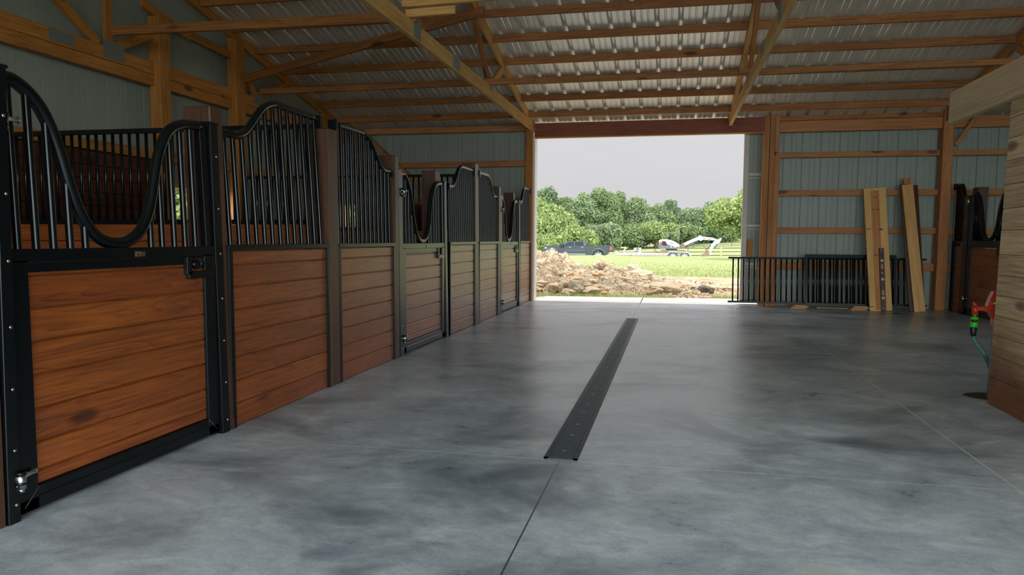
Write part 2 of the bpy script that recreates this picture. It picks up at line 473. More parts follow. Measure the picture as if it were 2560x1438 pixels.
class MB:
    def __init__(s):
        s.v, s.f, s.sm = [], [], []

    def add(s, vs, fs, smooth=False):
        b = len(s.v)
        s.v += [Vector(v) for v in vs]
        s.f += [tuple(i + b for i in f) for f in fs]
        s.sm += [smooth] * len(fs)
        return s

    def box(s, x0, x1, y0, y1, z0, z1):
        vs = [(x, y, z) for x in (x0, x1) for y in (y0, y1) for z in (z0, z1)]
        return s.add(vs, [(0, 1, 3, 2), (4, 6, 7, 5), (0, 4, 5, 1), (2, 3, 7, 6), (0, 2, 6, 4), (1, 5, 7, 3)])

    def cbox(s, x0, x1, y0, y1, z0, z1, c=0.003):
        """box with chamfered edges"""
        c = min(c, abs(x1 - x0) * 0.45, abs(y1 - y0) * 0.45, abs(z1 - z0) * 0.45)
        vs, ids = [], {}
        X, Y, Z = (x0, x1), (y0, y1), (z0, z1)
        for i in (0, 1):
            for j in (0, 1):
                for k in (0, 1):
                    dx, dy, dz = c * (1 - 2 * i), c * (1 - 2 * j), c * (1 - 2 * k)
                    ids[i, j, k, 'x'] = len(vs); vs.append((X[i], Y[j] + dy, Z[k] + dz))
                    ids[i, j, k, 'y'] = len(vs); vs.append((X[i] + dx, Y[j], Z[k] + dz))
                    ids[i, j, k, 'z'] = len(vs); vs.append((X[i] + dx, Y[j] + dy, Z[k]))
        fs = []
        g = ids
        for i in (0, 1):
            q = [(i, 0, 0), (i, 1, 0), (i, 1, 1), (i, 0, 1)]
            fs.append([g[a + ('x',)] for a in q][::(1 if i else -1)])
            q = [(0, i, 0), (0, i, 1), (1, i, 1), (1, i, 0)]
            fs.append([g[a + ('y',)] for a in q][::(1 if i else -1)])
            q = [(0, 0, i), (1, 0, i), (1, 1, i), (0, 1, i)]
            fs.append([g[a + ('z',)] for a in q][::(1 if i else -1)])
        for a in (0, 1):
            for b in (0, 1):
                fs.append([g[0, a, b, 'y'], g[1, a, b, 'y'], g[1, a, b, 'z'], g[0, a, b, 'z']])
                fs.append([g[a, 0, b, 'x'], g[a, 1, b, 'x'], g[a, 1, b, 'z'], g[a, 0, b, 'z']])
                fs.append([g[a, b, 0, 'x'], g[a, b, 1, 'x'], g[a, b, 1, 'y'], g[a, b, 0, 'y']])
        for i in (0, 1):
            for j in (0, 1):
                for k in (0, 1):
                    fs.append([g[i, j, k, 'x'], g[i, j, k, 'y'], g[i, j, k, 'z']])
        return s.add(vs, fs)

    def tube(s, pts, r, seg=10, caps=True, rz=1.0):
        pts = [Vector(p) for p in pts]
        n = len(pts)
        rs = r if isinstance(r, (list, tuple)) else [r] * n
        tans = []
        for i in range(n):
            a, b = pts[max(0, i - 1)], pts[min(n - 1, i + 1)]
            tans.append((b - a).normalized())
        up = Vector((0, 0, 1)) if abs(tans[0].z) < 0.9 else Vector((1, 0, 0))
        nr = tans[0].cross(up).normalized()
        vs, fs = [], []
        for i in range(n):
            nr = (nr - tans[i] * nr.dot(tans[i])).normalized()
            bi = tans[i].cross(nr)
            for k in range(seg):
                a = 2 * math.pi * k / seg
                vs.append(pts[i] + nr * (math.cos(a) * rs[i]) + bi * (math.sin(a) * rs[i]))
        for i in range(n - 1):
            for k in range(seg):
                k2 = (k + 1) % seg
                fs.append((i * seg + k, i * seg + k2, (i + 1) * seg + k2, (i + 1) * seg + k))
        s.add(vs, fs, True)
        if caps:
            b = len(s.v) - len(vs)
            s.f.append(tuple(b + k for k in range(seg))[::-1]); s.sm.append(False)
            s.f.append(tuple(b + (n - 1) * seg + k for k in range(seg))); s.sm.append(False)
        return s

    def cyl(s, p0, p1, r, seg=12):
        return s.tube([p0, p1], r, seg)

    def prism(s, poly, d0, d1, axis='Y', taper=None):
        """poly: 2-D points in the plane across axis; extruded along it"""
        n = len(poly)

        def P(a, b, d):
            return {'Y': (a, d, b), 'X': (d, a, b), 'Z': (a, b, d)}[axis]
        vs = [P(a, b, d0) for a, b in poly] + [P(a, b, d1) for a, b in poly]
        fs = [tuple(range(n)), tuple(range(2 * n - 1, n - 1, -1))]
        fs += [(i, i + n, (i + 1) % n + n, (i + 1) % n) for i in range(n)]
        return s.add(vs, fs)

    def ellipsoid(s, c, r, seg=14, rings=9):
        c = Vector(c)
        vs, fs = [], []
        for i in range(rings + 1):
            th = math.pi * i / rings
            for k in range(seg):
                a = 2 * math.pi * k / seg
                vs.append(c + Vector((r[0] * math.sin(th) * math.cos(a), r[1] * math.sin(th) * math.sin(a), r[2] * math.cos(th))))
        for i in range(rings):
            for k in range(seg):
                k2 = (k + 1) % seg
                fs.append((i * seg + k, (i + 1) * seg + k, (i + 1) * seg + k2, i * seg + k2))
        return s.add(vs, fs, True)

    def rock(s, c, r, seed, sub=2, rough=0.35):
        import bmesh
        bm = bmesh.new()
        bmesh.ops.create_icosphere(bm, subdivisions=sub, radius=1)
        o = Vector((seed * 3.1, seed * 7.7, seed * 1.3))
        vs = []
        for v in bm.verts:
            k = 1 + rough * mnoise.noise(v.co * 1.3 + o) * 1.6 + rough * 0.5 * mnoise.noise(v.co * 3.1 + o)
            vs.append(Vector(c) + Vector((v.co.x * r[0], v.co.y * r[1], v.co.z * r[2])) * k)
        fs = [tuple(v.index for v in f.verts) for f in bm.faces]
        bm.free()
        return s.add(vs, fs)

    def xf(s, fn):
        s.v = [Vector(fn(v)) for v in s.v]
        return s

    def build(s, name, mat, parent=None, label=None, cat=None, group=None, kind=None, origin=None):
        me = bpy.data.meshes.new(name)
        if parent is not None:
            base = WL[parent.name]
            o0 = origin
        if origin is not None:
            org = Vector(origin)
        elif s.v:
            xs, ys, zs = [v.x for v in s.v], [v.y for v in s.v], [v.z for v in s.v]
            org = Vector(((min(xs) + max(xs)) / 2, (min(ys) + max(ys)) / 2, min(zs)))
        else:
            org = Vector((0, 0, 0))
        me.from_pydata([tuple(v - org) for v in s.v], [], [list(f) for f in s.f])
        me.polygons.foreach_set('use_smooth', s.sm)
        mats = mat if isinstance(mat, (list, tuple)) else [mat]
        for m_ in mats:
            me.materials.append(M[m_] if isinstance(m_, str) else m_)
        me.update()
        import bmesh
        bm = bmesh.new(); bm.from_mesh(me)
        bmesh.ops.recalc_face_normals(bm, faces=bm.faces)
        bm.to_mesh(me); bm.free()
        o = bpy.data.objects.new(name, me)
        COL.objects.link(o)
        if parent is not None:
            o.parent = parent
            o.location = org - base
        else:
            o.location = org
        WL[o.name] = org
        return tag(o, label, cat, group, kind)


def beam(name, p0, p1, w, h, mat, parent=None, up=(0, 0, 1), cut=0.0, **kw):
    """timber with its long axis on local X; w across, h along the up side"""
    p0, p1 = Vector(p0), Vector(p1)
    X = (p1 - p0).normalized()
    Z = Vector(up)
    Z = (Z - X * Z.dot(X)).normalized()
    Y = Z.cross(X)
    L = (p1 - p0).length
    mb = MB().cbox(0, L, -w / 2, w / 2, -h / 2, h / 2, 0.0025)
    me = bpy.data.meshes.new(name)
    me.from_pydata([tuple(v) for v in mb.v], [], [list(f) for f in mb.f])
    me.materials.append(M[mat])
    import bmesh
    bm = bmesh.new(); bm.from_mesh(me)
    bmesh.ops.recalc_face_normals(bm, faces=bm.faces)
    bm.to_mesh(me); bm.free()
    o = bpy.data.objects.new(name, me)
    COL.objects.link(o)
    mw = Matrix.Translation(p0) @ Matrix((X, Y, Z)).transposed().to_4x4()
    if parent is not None:
        o.parent = parent
        mw = Matrix.Translation(-WL[parent.name]) @ mw
    o.matrix_local = mw
    WL[o.name] = p0
    return tag(o, kw.get('label'), kw.get('cat'), kw.get('group'), kw.get('kind'))


def spline(pts, n=8):
    """Catmull-Rom resampling"""
    P = [Vector(p) for p in pts]
    P = [P[0] * 2 - P[1]] + P + [P[-1] * 2 - P[-2]]
    out = []
    for i in range(1, len(P) - 2):
        a, b, c, d = P[i - 1:i + 3]
        for k in range(n):
            t = k / n
            out.append(0.5 * ((2 * b) + (c - a) * t + (2 * a - 5 * b + 4 * c - d) * t * t + (3 * b - a - 3 * c + d) * t ** 3))
    out.append(P[-2])
    return out


def curve_z(pts, u):
    for (a, za), (b, zb) in zip(pts, pts[1:]):
        if a <= u <= b:
            return za + (zb - za) * (u - a) / max(1e-6, b - a)
    return pts[0][1] if u < pts[0][0] else pts[-1][1]


ORD = ['first', 'second', 'third', 'fourth', 'fifth', 'sixth', 'seventh', 'eighth', 'ninth', 'tenth', 'eleventh', 'twelfth']

XL, XR = -5.15, 6.4           # gable walls
YN, YF = -2.3, 11.25          # eave walls
YRIDGE = 4.47
SL = 0.222


def zb(y):                    # underside of the purlins
    y = y if y >= YRIDGE else 2 * YRIDGE - y
    return 2.64 + SL * (10.67 - y)


# ------------------------------------------------------------------ setting
MB().box(XL, XR, YN, 11.02, -0.2, 0).box(XL, -2.1, 11.02, 11.3, -0.2, 0).box(1.2, XR, 11.02, 11.3, -0.2, 0).build('floor', 'floor', kind='structure')
ap = MB()
ap.add([(-2.12, 11.021, -0.0005), (1.75, 11.021, -0.0005), (1.75, 12.55, -0.012), (-2.0, 12.2, -0.012), (-2.12, 12.0, -0.012),
        (-2.12, 11.02, -0.2), (1.75, 11.02, -0.2), (1.75, 12.55, -0.2), (-2.0, 12.2, -0.2), (-2.12, 12.0, -0.2)],
       [(0, 1, 2, 3, 4), (9, 8, 7, 6, 5), (0, 5, 6, 1), (1, 6, 7, 2), (2, 7, 8, 3), (3, 8, 9, 4), (4, 9, 5, 0)])
ap.build('concrete_apron', 'apron', kind='structure')
MB().box(-0.449, -0.441, 11.02, 12.3, -0.005, 0.001).build('trim_1', 'tarp', kind='structure')


def ribbed(u0, u1, depth=0.02, pitch=0.246, minor=0.22, wide=0.046):
    """profile points (u, d) of ribbed steel sheet between u0 and u1"""
    pts = []
    k0 = math.floor(u0 / pitch) - 1
    k1 = math.ceil(u1 / pitch) + 1
    for k in range(k0, k1):
        b = k * pitch
        pts += [(b, 0), (b + wide * 0.28, depth), (b + wide * 0.72, depth), (b + wide, 0)]
        if minor:
            for m in (0.105, 0.172):
                pts += [(b + m, 0), (b + m + 0.006, depth * minor), (b + m + 0.016, depth * minor), (b + m + 0.022, 0)]
    cl = [(min(max(u, u0), u1), d) for u, d in pts if u0 - pitch < u < u1 + pitch]
    out = []
    for p in cl:
        if not out or p[0] > out[-1][0] + 1e-5:
            out.append(p)
    return out


def sheet_y(mb, x0, x1, z0, z1, y, out=1):          # wall in the XZ plane, ribs along Z
    P = ribbed(x0, x1, 0.014, 0.246, 0.2, 0.018)
    vs = [(u, y + out * d, z) for u, d in P for z in (z0, z1)]
    mb.add(vs, [(2 * i, 2 * i + 2, 2 * i + 3, 2 * i + 1) for i in range(len(P) - 1)])


def sheet_x(mb, y0, y1, z0, z1, x, out=-1):         # wall in the YZ plane; z may be a function of y
    P = ribbed(y0, y1, 0.012, 0.246, 0.06, 0.012)
    f0 = z0 if callable(z0) else (lambda y: z0)
    f1 = z1 if callable(z1) else (lambda y: z1)
    vs = []
    for u, d in P:
        vs += [(x + out * d, u, f0(u)), (x + out * d, u, f1(u))]
    mb.add(vs, [(2 * i, 2 * i + 2, 2 * i + 3, 2 * i + 1) for i in range(len(P) - 1)])


ZEAVE = 2.66
w = MB()
sheet_y(w, XL, -5.12, 0, ZEAVE, YF)
sheet_y(w, -5.12, -4.86, 0, 1.1, YF)
sheet_y(w, -5.12, -4.86, 1.44, ZEAVE, YF)
sheet_y(w, -4.86, -2.1, 0, ZEAVE, YF)
sheet_y(w, 1.2, XR, 0, ZEAVE, YF)
w.build('wall_far', 'wall_sheet', kind='structure')
w = MB()
top = lambda y: zb(y) + 0.08
WIN = [(6.95, 7.96)]
ys = [YN]
for a, b in WIN:
    sheet_x(w, ys[-1], a, 0, top, XL)
    sheet_x(w, a, b, 0, 1.1, XL)
    sheet_x(w, a, b, 1.44, top, XL)
    ys.append(b)
sheet_x(w, ys[-1], YF, 0, top, XL)
w.build('wall_left', 'wall_sheet', kind='structure')
for k, (a, b) in enumerate(WIN):
    fr = MB()
    fr.box(XL - 0.03, XL + 0.05, a - 0.05, a, 1.06, 1.48).box(XL - 0.03, XL + 0.05, b, b + 0.05, 1.06, 1.48)
    fr.box(XL - 0.03, XL + 0.05, a, b, 1.05, 1.1).box(XL - 0.03, XL + 0.05, a, b, 1.44, 1.49)
    fr.build('window_%d' % (k + 1), 'pineZ', kind='structure')
w = MB()
sheet_x(w, YN, YF, 0, top, XR, 1)
w.build('wall_right', 'wall_sheet', kind='structure')
w = MB()
sheet_y(w, XL, -2.4, 0, ZEAVE, YN, -1)
sheet_y(w, -2.4, 5.2, 2.45, ZEAVE, YN, -1)
sheet_y(w, 5.2, XR, 0, ZEAVE, YN, -1)
w.build('wall_near', 'wall_sheet', kind='structure')

fr = MB()
fr.box(-5.14, -5.12, YF - 0.05, YF + 0.03, 1.07, 1.47).box(-4.86, -4.84, YF - 0.05, YF + 0.03, 1.07, 1.47).box(-5.12, -4.86, YF - 0.05, YF + 0.03, 1.07, 1.1).box(-5.12, -4.86, YF - 0.05, YF + 0.03, 1.44, 1.47)
fr.build('window_2', 'pineZ', kind='structure')
P = ribbed(XL - 0.2, XR + 0.2, 0.036, 0.246, 0.12, 0.056)
rf = MB()
for ya, yb in ((11.45, YRIDGE), (YRIDGE, 2 * YRIDGE - 11.45)):
    vs = []
    for u, d in P:
        vs += [(u, ya, zb(ya) + 0.083 + d), (u, yb, zb(yb) + 0.083 + d)]
    rf.add(vs, [(2 * i, 2 * i + 2, 2 * i + 3, 2 * i + 1) for i in range(len(P) - 1)])
rf.build('ceiling', 'roof_sheet', kind='structure')


def sstep(a, b, x):
    t = min(1, max(0, (x - a) / (b - a)))
    return t * t * (3 - 2 * t)


def gz(x, y):
    if y < 45:
        return -0.07
    if y < 60:
        return -0.07 + (-0.80 + 0.07) * sstep(45, 60, y)
    if y < 80:
        return -0.80 - 0.12 * sstep(60, 80, y)
    far = max(-0.9, min(1.6, -0.03 + 0.0636 * x))
    return -0.92 + (far + 0.92) * min(1.15, (y - 80) / 30)


g = MB()
gy_ = [-12, -6, -2.4, 2, 6, 11.3, 12, 13, 14, 16, 18, 20, 22, 25, 28, 32, 36, 40, 43, 45, 47, 50, 53, 56, 60, 66, 72, 78, 80, 84, 88, 92, 96, 100, 105, 110, 118, 130, 150]
gx_ = [-60, -45, -35, -28, -22, -18, -14, -11, -8, -6, -4, -2, 0, 2, 4, 6, 8, 10, 12, 15, 18, 22, 28, 36, 50, 70]
vs = []
for y in gy_:
    for x in gx_:
        inside = XL - 0.3 < x < XR + 0.3 and y < 11.2
        z = gz(x, y) + (0 if y < 13 else 0.03 * mnoise.noise(Vector((x * 0.4, y * 0.4, 0))))
        if -2.4 <= y < 11.2 and XL - 1 < x < XR + 1:
            z = -0.25
        vs.append((x, y, z))
nx = len(gx_)
g.add(vs, [(j * nx + i, j * nx + i + 1, (j + 1) * nx + i + 1, (j + 1) * nx + i) for j in range(len(gy_) - 1) for i in range(nx - 1)], True)
g.build('lawn', 'ground', kind='structure')

# ------------------------------------------------------------------ stall fronts (left)
XS = -2.06


def lean(mb, k, z0=0.0):
    """tilt the piece slightly out of plumb"""
    if k:
        mb.xf(lambda v: (v.x + k * (v.z - z0), v.y, v.z))
    return mb


def bolts(root, face_x, y, zs, k, r=0.006):
    for z in zs:
        x = face_x + k * z
        MB().ellipsoid((x, y, z), (r * 0.7, r, r), 8, 5).build('bolt', 'steel', root)


def jamb(y0, y1, k, label, corner=False, name='door_jamb'):
    root = thing(name, label, 'jamb', (XS - 0.03, (y0 + y1) / 2, 0), 'black door jambs along the left stalls')
    mb = MB().cbox(XS - 0.07, XS, y0, y1, 0, 1.45, 0.002)
    lean(mb, k).build('channel', 'black_dull', root)
    mb = MB().cbox(XS - 0.075, XS + 0.004, y0 - 0.004, y1 + 0.004, 1.446, 1.456, 0.002)
    lean(mb, k).build('cap', 'black_dull', root)
    bolts(root, XS, y1 - (y1 - y0) * 0.35, [0.06, 0.24, 0.44, 0.64, 0.85, 1.06, 1.3], k)
    return root


def stall_post(y0, y1, ztop, k, label, mat='postZ', x0=XS - 0.145, x1=XS - 0.003):
    mb = MB().cbox(x0, x1, y0, y1, 0, ztop, 0.006)
    lean(mb, k)
    return mb.build('stall_post', mat, None, label, 'post', 'brown stall posts along the left stalls')


def boards(y0, y1, seams, x0, x1, mb=None, gap=0.0025, cl=None):
    mb = mb or MB()
    for a, b in zip(seams, seams[1:]):
        mb.cbox(x0, x1, y0, y1, a + gap, b - gap, 0.004)
    mb.box(x0 + 0.004, x1 - 0.010, y0 + 0.002, y1 - 0.002, seams[0], seams[-1])
    return mb


SEAM = [0.0, 0.112, 0.225, 0.342, 0.458, 0.574, 0.686, 0.795, 0.864]
SC_ = [(0.0, 1.43), (0.08, 1.427), (0.15, 1.43), (0.22, 1.455), (0.29, 1.51), (0.35, 1.565), (0.42, 1.615), (0.5, 1.643), (0.58, 1.648), (1.0, 1.646)]


def stall_panel(y0, y1, k, label, mirror=False, nb=13, x=XS, tilt_board=0.0):
    """boarded lower half under a black cap rail, barred upper half under an S-curved tube"""
    root = thing('stall_facade', label, 'stall front', (x - 0.03, (y0 + y1) / 2, 0), 'boarded stall front panels with barred tops')
    W = y1 - y0
    boards(y0 + 0.03, y1 - 0.025, SEAM, x - 0.055, x - 0.018).build('board_panel', 'stallY', root)
    MB().cbox(x - 0.065, x - 0.004, y0, y0 + 0.034, 0, 0.868, 0.002).build('side_channel', 'black_dull', root)
    MB().cbox(x - 0.065, x - 0.004, y1 - 0.03, y1, 0, 0.868, 0.002).build('side_channel', 'black_dull', root)
    MB().cbox(x - 0.068, x, y0 - 0.004, y1 + 0.004, 0.866, 0.892, 0.002).build('cap_rail', 'black_dull', root)
    pts = []
    for u, z in SC_:
        uu = 1 - u if mirror else u
        pts.append((uu, z))
    pts.sort()
    xt = x - 0.03
    path = spline([(xt + k * (z - 0.89), y0 + 0.02 + u * (W - 0.035), z) for u, z in pts], 6)
    MB().tube(path, 0.0195, 12).build('top_tube', 'black', root)
    for i in range(nb):
        u = (i + 0.45) / nb
        z1 = curve_z(pts, u)
        y = y0 + 0.02 + u * (W - 0.035)
        MB().tube([(xt, y, 0.885), (xt + k * (z1 - 0.89), y, z1 - 0.008)], 0.0125, 10, False).build('bar', 'black', root)
    # end bracket at the high end
    ye = y0 + 0.012 if mirror else y1 - 0.012
    z1 = 1.645
    MB().cbox(xt + k * 0.74 - 0.028, xt + k * 0.74 + 0.03, ye - 0.016, ye + 0.016, z1 - 0.055, z1 + 0.02, 0.002).build('end_bracket', 'black_dull', root)
    ye = y1 - 0.01 if mirror else y0 + 0.01
    MB().cbox(xt + k * 0.54 - 0.026, xt + k * 0.54 + 0.026, ye - 0.012, ye + 0.012, 1.385, 1.432, 0.002).build('end_bracket', 'black_dull', root)
    return root


YK = [(0.0, 1.432), (0.04, 1.436), (0.07, 1.434), (0.115, 1.412), (0.165, 1.367), (0.205, 1.30), (0.236, 1.22), (0.262, 1.13), (0.291, 1.05),
      (0.325, 0.985), (0.37, 0.935), (0.42, 0.910), (0.48, 0.902), (0.535, 0.910), (0.595, 0.94), (0.64, 0.99), (0.675, 1.06), (0.70, 1.14), (0.728, 1.235),
      (0.765, 1.315), (0.815, 1.378), (0.88, 1.41), (0.94, 1.424), (1.02, 1.428)]


def hinge(root, x, y, z):
    h = MB().cyl((x + 0.012, y, z - 0.026), (x + 0.012, y, z + 0.026), 0.015, 14)
    h.cyl((x + 0.012, y, z - 0.038), (x + 0.012, y, z - 0.026), 0.009, 10)
    ho = h.build('hinge', 'steel', root)
    MB().cyl((x + 0.012, y, z + 0.018), (x + 0.012, y, z + 0.03), 0.0175, 6).cyl((x + 0.012, y, z - 0.012), (x + 0.012, y, z - 0.005), 0.0165, 14).build('collar', 'black', ho)
    MB().tube([(x + 0.012, y + 0.01, z + 0.012), (x + 0.006, y + 0.05, z + 0.014), (x + 0.004, y + 0.062, z + 0.014), (x + 0.002, y + 0.075, z + 0.015)], [0.007, 0.008, 0.011, 0.003], 10).build('pin', 'steel', ho)
    MB().cyl((x - 0.004, y - 0.022, z + 0.012), (x + 0.012, y - 0.006, z + 0.012), 0.006, 8).cyl((x - 0.004, y - 0.022, z - 0.016), (x + 0.012, y - 0.006, z - 0.016), 0.006, 8).build('stud', 'steel', ho)


def stall_door(y0, y1, k, label, x=XS):
    root = thing('stall_door', label, 'stall door', (x - 0.03, (y0 + y1) / 2, 0.012), 'stall doors with dipped yoke tops')
    W = y1 - y0
    xf, xb = x - 0.015, x - 0.06
    st = 0.08 * min(1.0, W / 1.0)
    seam = [0.088, 0.135, 0.230, 0.347, 0.462, 0.575, 0.685, 0.796, 0.83]
    bp = boards(y0 + st - 0.01, y1 - st + 0.01, seam, xb + 0.012, xf - 0.014)
    bp.build('board_panel', 'stallY', root)
    fr = MB()
    fr.cbox(xb, xf, y0, y0 + st, 0.012, 0.85, 0.002)
    fr.build('stile', 'black_dull', root)
    MB().cbox(xb, xf, y1 - st, y1, 0.012, 0.85, 0.002).build('stile', 'black_dull', root)
    MB().cbox(xb, xf, y0, y1, 0.84, 0.886, 0.003).build('top_rail', 'black_dull', root)
    MB().cbox(xb + 0.004, xf - 0.004, y0 + 0.01, y1 - 0.19, 0.808, 0.842, 0.002).build('inner_rail', 'black_dull', root)
    MB().cbox(xb, xf, y0, y1, 0.012, 0.056, 0.003).cbox(xb + 0.003, xf - 0.003, y0 + 0.02, y1 - 0.02, 0.054, 0.088, 0.003).build('bottom_rail', 'black_dull', root)
    # mitred corner beads
    for yy, s_ in ((y0 + st, -1), (y1 - st, 1)):
        MB().tube([(xf + 0.001, yy, 0.088), (xf + 0.001, yy + s_ * st * 0.75, 0.03)], 0.0007, 6).build('weld_seam', 'galv', root)
    # latch box
    a, b = y1 - 0.20, y1 - 0.035
    lb = MB().cbox(xb, xf + 0.006, a - 0.012, a + 0.022, 0.762, 0.842, 0.002).cbox(xb, xf + 0.006, a, b + 0.02, 0.745, 0.778, 0.002)
    lbo = lb.build('latch_box', 'black_dull', root)
    MB().box(xb + 0.004, xb + 0.02, a + 0.02, b + 0.02, 0.778, 0.84).build('recess_plate', 'black', lbo)
    MB().ellipsoid((xf - 0.004, a + 0.062, 0.808), (0.022, 0.034, 0.022), 16, 10).build('latch_knob', 'black', root)
    MB().tube([(xf - 0.01, a + 0.09, 0.81), (xf - 0.01, b + 0.012, 0.812), (xf - 0.012, b + 0.02, 0.812)], [0.010, 0.010, 0.006], 12).build('latch_bolt', 'black', root)
    # name plate
    yc = y0 + W * 0.55
    pl = MB().box(xf, xf + 0.003, yc - 0.03, yc + 0.03, 0.848, 0.872).build('name_plate', 'plate_dark', root)
    MB().box(xf + 0.003, xf + 0.004, yc - 0.028, yc + 0.003, 0.850, 0.870).build('badge', 'gold', pl)
    hs = MB()
    for dy, dz, ry, rz_ in ((-0.013, 0.858, 0.006, 0.003), (-0.007, 0.862, 0.0025, 0.004), (-0.018, 0.855, 0.0015, 0.004), (-0.010, 0.855, 0.0015, 0.004)):
        hs.ellipsoid((xf + 0.0042, yc + dy, dz), (0.0006, ry, rz_), 8, 5)
    hs.build('emblem', 'plate_dark', pl)
    tx = MB()
    for r_, z in enumerate((0.865, 0.860, 0.854)):
        for q in range(5):
            tx.box(xf + 0.003, xf + 0.0036, yc + 0.008 + q * 0.0038, yc + 0.0108 + q * 0.0038, z - 0.0014, z + 0.0014)
    tx.build('lettering', 'gold', pl)
    # yoke
    xt = x - 0.037
    sc = (W - 0.06) / 1.02
    path = spline([(xt + k * (z - 0.89), y0 + 0.02 + u * sc, z) for u, z in YK], 4)
    MB().tube(path, 0.0225, 14).build('yoke_tube', 'black', root)
    for u in (0.043, 0.115, 0.186, 0.257, 0.326, 0.668, 0.735, 0.812, 0.882, 0.952):
        z1 = curve_z(YK, u)
        MB().tube([(xt, y0 + 0.02 + u * sc, 0.882), (xt + k * (z1 - 0.89), y0 + 0.02 + u * sc, z1)], 0.0135, 10, False).build('bar', 'black', root)
    MB().cbox(xb + 0.008, xf - 0.008, y0, y0 + 0.022, 0.88, 1.45, 0.002).build('upright', 'black_dull', root)
    up = MB().cbox(xb + 0.008, xf - 0.008, y1 - 0.05, y1 - 0.005, 0.88, 1.43, 0.002)
    lean(up, k * 1.2, 0.88).build('upright', 'black_dull', root)
    hinge(root, xf + 0.008, y0 - 0.008, 0.135)
    hinge(root, xf + 0.008, y0 - 0.008, 1.285)
    return root


stall_post(1.79, 1.953, 1.6, 0.01, 'brown stall post left of the nearest stall door, cut by the frame edge')
jamb(1.957, 2.003, 0.02, 'black bolted hinge jamb of the nearest stall door')
stall_door(2.013, 3.13, -0.03, 'nearest stall door with orange-brown boards and dipped black yoke')
jamb(3.136, 3.196, -0.018, 'black bolted latch jamb beside the nearest stall door')
stall_post(3.142, 3.24, 1.53, -0.018, 'short brown post behind the latch jamb of the nearest stall door')
stall_panel(3.226, 4.30, -0.05, 'stall panel rising to the right, between the nearest door and the nearest tall brown post')
stall_post(4.305, 4.437, 1.593, 0.0, 'tall brown post between the two nearest barred stall panels')
stall_panel(4.44, 5.43, -0.015, 'stall panel falling to the right, just before the middle stall door', True)
stall_post(5.425, 5.512, 1.55, 0.0, 'brown post before the hinge jamb of the middle stall door')
jamb(5.514, 5.60, -0.005, 'black bolted hinge jamb of the middle stall door')
stall_door(5.612, 6.735, -0.012, 'middle stall door of the left row, dipped yoke top')
jamb(6.738, 6.806, -0.014, 'black bolted latch jamb after the middle stall door')
stall_post(6.70, 6.86, 1.55, -0.014, 'short brown post behind the latch jamb of the middle stall door', x1=XS - 0.075, x0=XS - 0.21)
stall_panel(6.878, 7.83, -0.01, 'stall panel rising to the right, just after the middle stall door')
stall_post(7.832, 7.99, 1.727, -0.008, 'tall grey-brown post between the third and fourth barred stall panels')
stall_panel(7.994, 8.91, -0.005, 'stall panel falling to the right, just before the farthest stall door', True)
stall_post(8.915, 9.022, 1.553, 0.0, 'brown post before the hinge jamb of the farthest stall door')
jamb(9.024, 9.10, -0.003, 'black bolted hinge jamb of the farthest stall door')
stall_door(9.11, 10.16, -0.005, 'farthest stall door of the left row, near the open doorway')
jamb(10.165, 10.235, -0.008, 'black bolted latch jamb after the farthest stall door')
stall_post(10.12, 10.24, 1.553, -0.005, 'short brown post behind the latch jamb of the farthest stall door', x1=XS - 0.075, x0=XS - 0.21)
stall_panel(10.245, 11.03, -0.004, 'farthest stall panel, orange in daylight beside the open doorway', nb=11)


# partitions between stalls
def partition(y, x0, x1, label, nb, zl=1.04, zt=1.63):
    root = thing('stall_partition', label, 'stall partition', ((x0 + x1) / 2, y, 0), 'barred partitions between the left stalls')
    MB().cbox(x0, x1, y - 0.016, y + 0.016, zt - 0.03, zt, 0.002).build('top_rail', 'black_dull', root)
    MB().cbox(x0, x1, y - 0.016, y + 0.016, zl - 0.03, zl, 0.002).build('bottom_rail', 'black_dull', root)
    mb = MB()
    n = 9
    for i in range(n):
        a, b = 0.0 + (zl - 0.03) * i / n, (zl - 0.03) * (i + 1) / n
        mb.cbox(x0, x1, y - 0.019, y + 0.019, a + 0.002, b - 0.002, 0.003)
    mb.build('board_panel', 'stallX', root)
    for i in range(nb):
        x = x0 + (i + 0.5) * (x1 - x0) / nb
        MB().cyl((x, y, zl - 0.005), (x, y, zt - 0.02), 0.0105, 8).build('bar', 'black', root)
    return root


partition(4.372, -4.98, -2.21, 'barred partition behind the nearest stall door, boards below its bars', 44)
partition(8.03, -4.98, -2.21, 'barred partition behind the middle stall door', 42)

# lining of the stalls
mb = MB()
for i in range(14):
    mb.cbox(-5.10, -5.06, YN + 0.1, 6.9, 0.12 * i + 0.002, 0.12 * (i + 1) - 0.002, 0.003)
for a, b in ((6.9, 8.02), (8.02, 11.2)):
    for i in range(8 if a < 8 else 9):
        mb.cbox(-5.10, -5.06, a, b, 0.12 * i + 0.002, 0.12 * (i + 1) - 0.002, 0.003)
mb.build('wall_lining', 'liningY', None, 'dark brown boards lining the gable wall inside the left stalls', 'wall boards', kind='structure')
mb = MB()
for i in range(12):
    mb.cbox(-4.72, -2.18, 11.06, 11.1, 0.12 * i + 0.002, 0.12 * (i + 1) - 0.002, 0.003)
mb.build('wall_lining', 'liningX', None, 'dark brown boards lining the far wall inside the last left stall', 'wall boards', kind='structure')

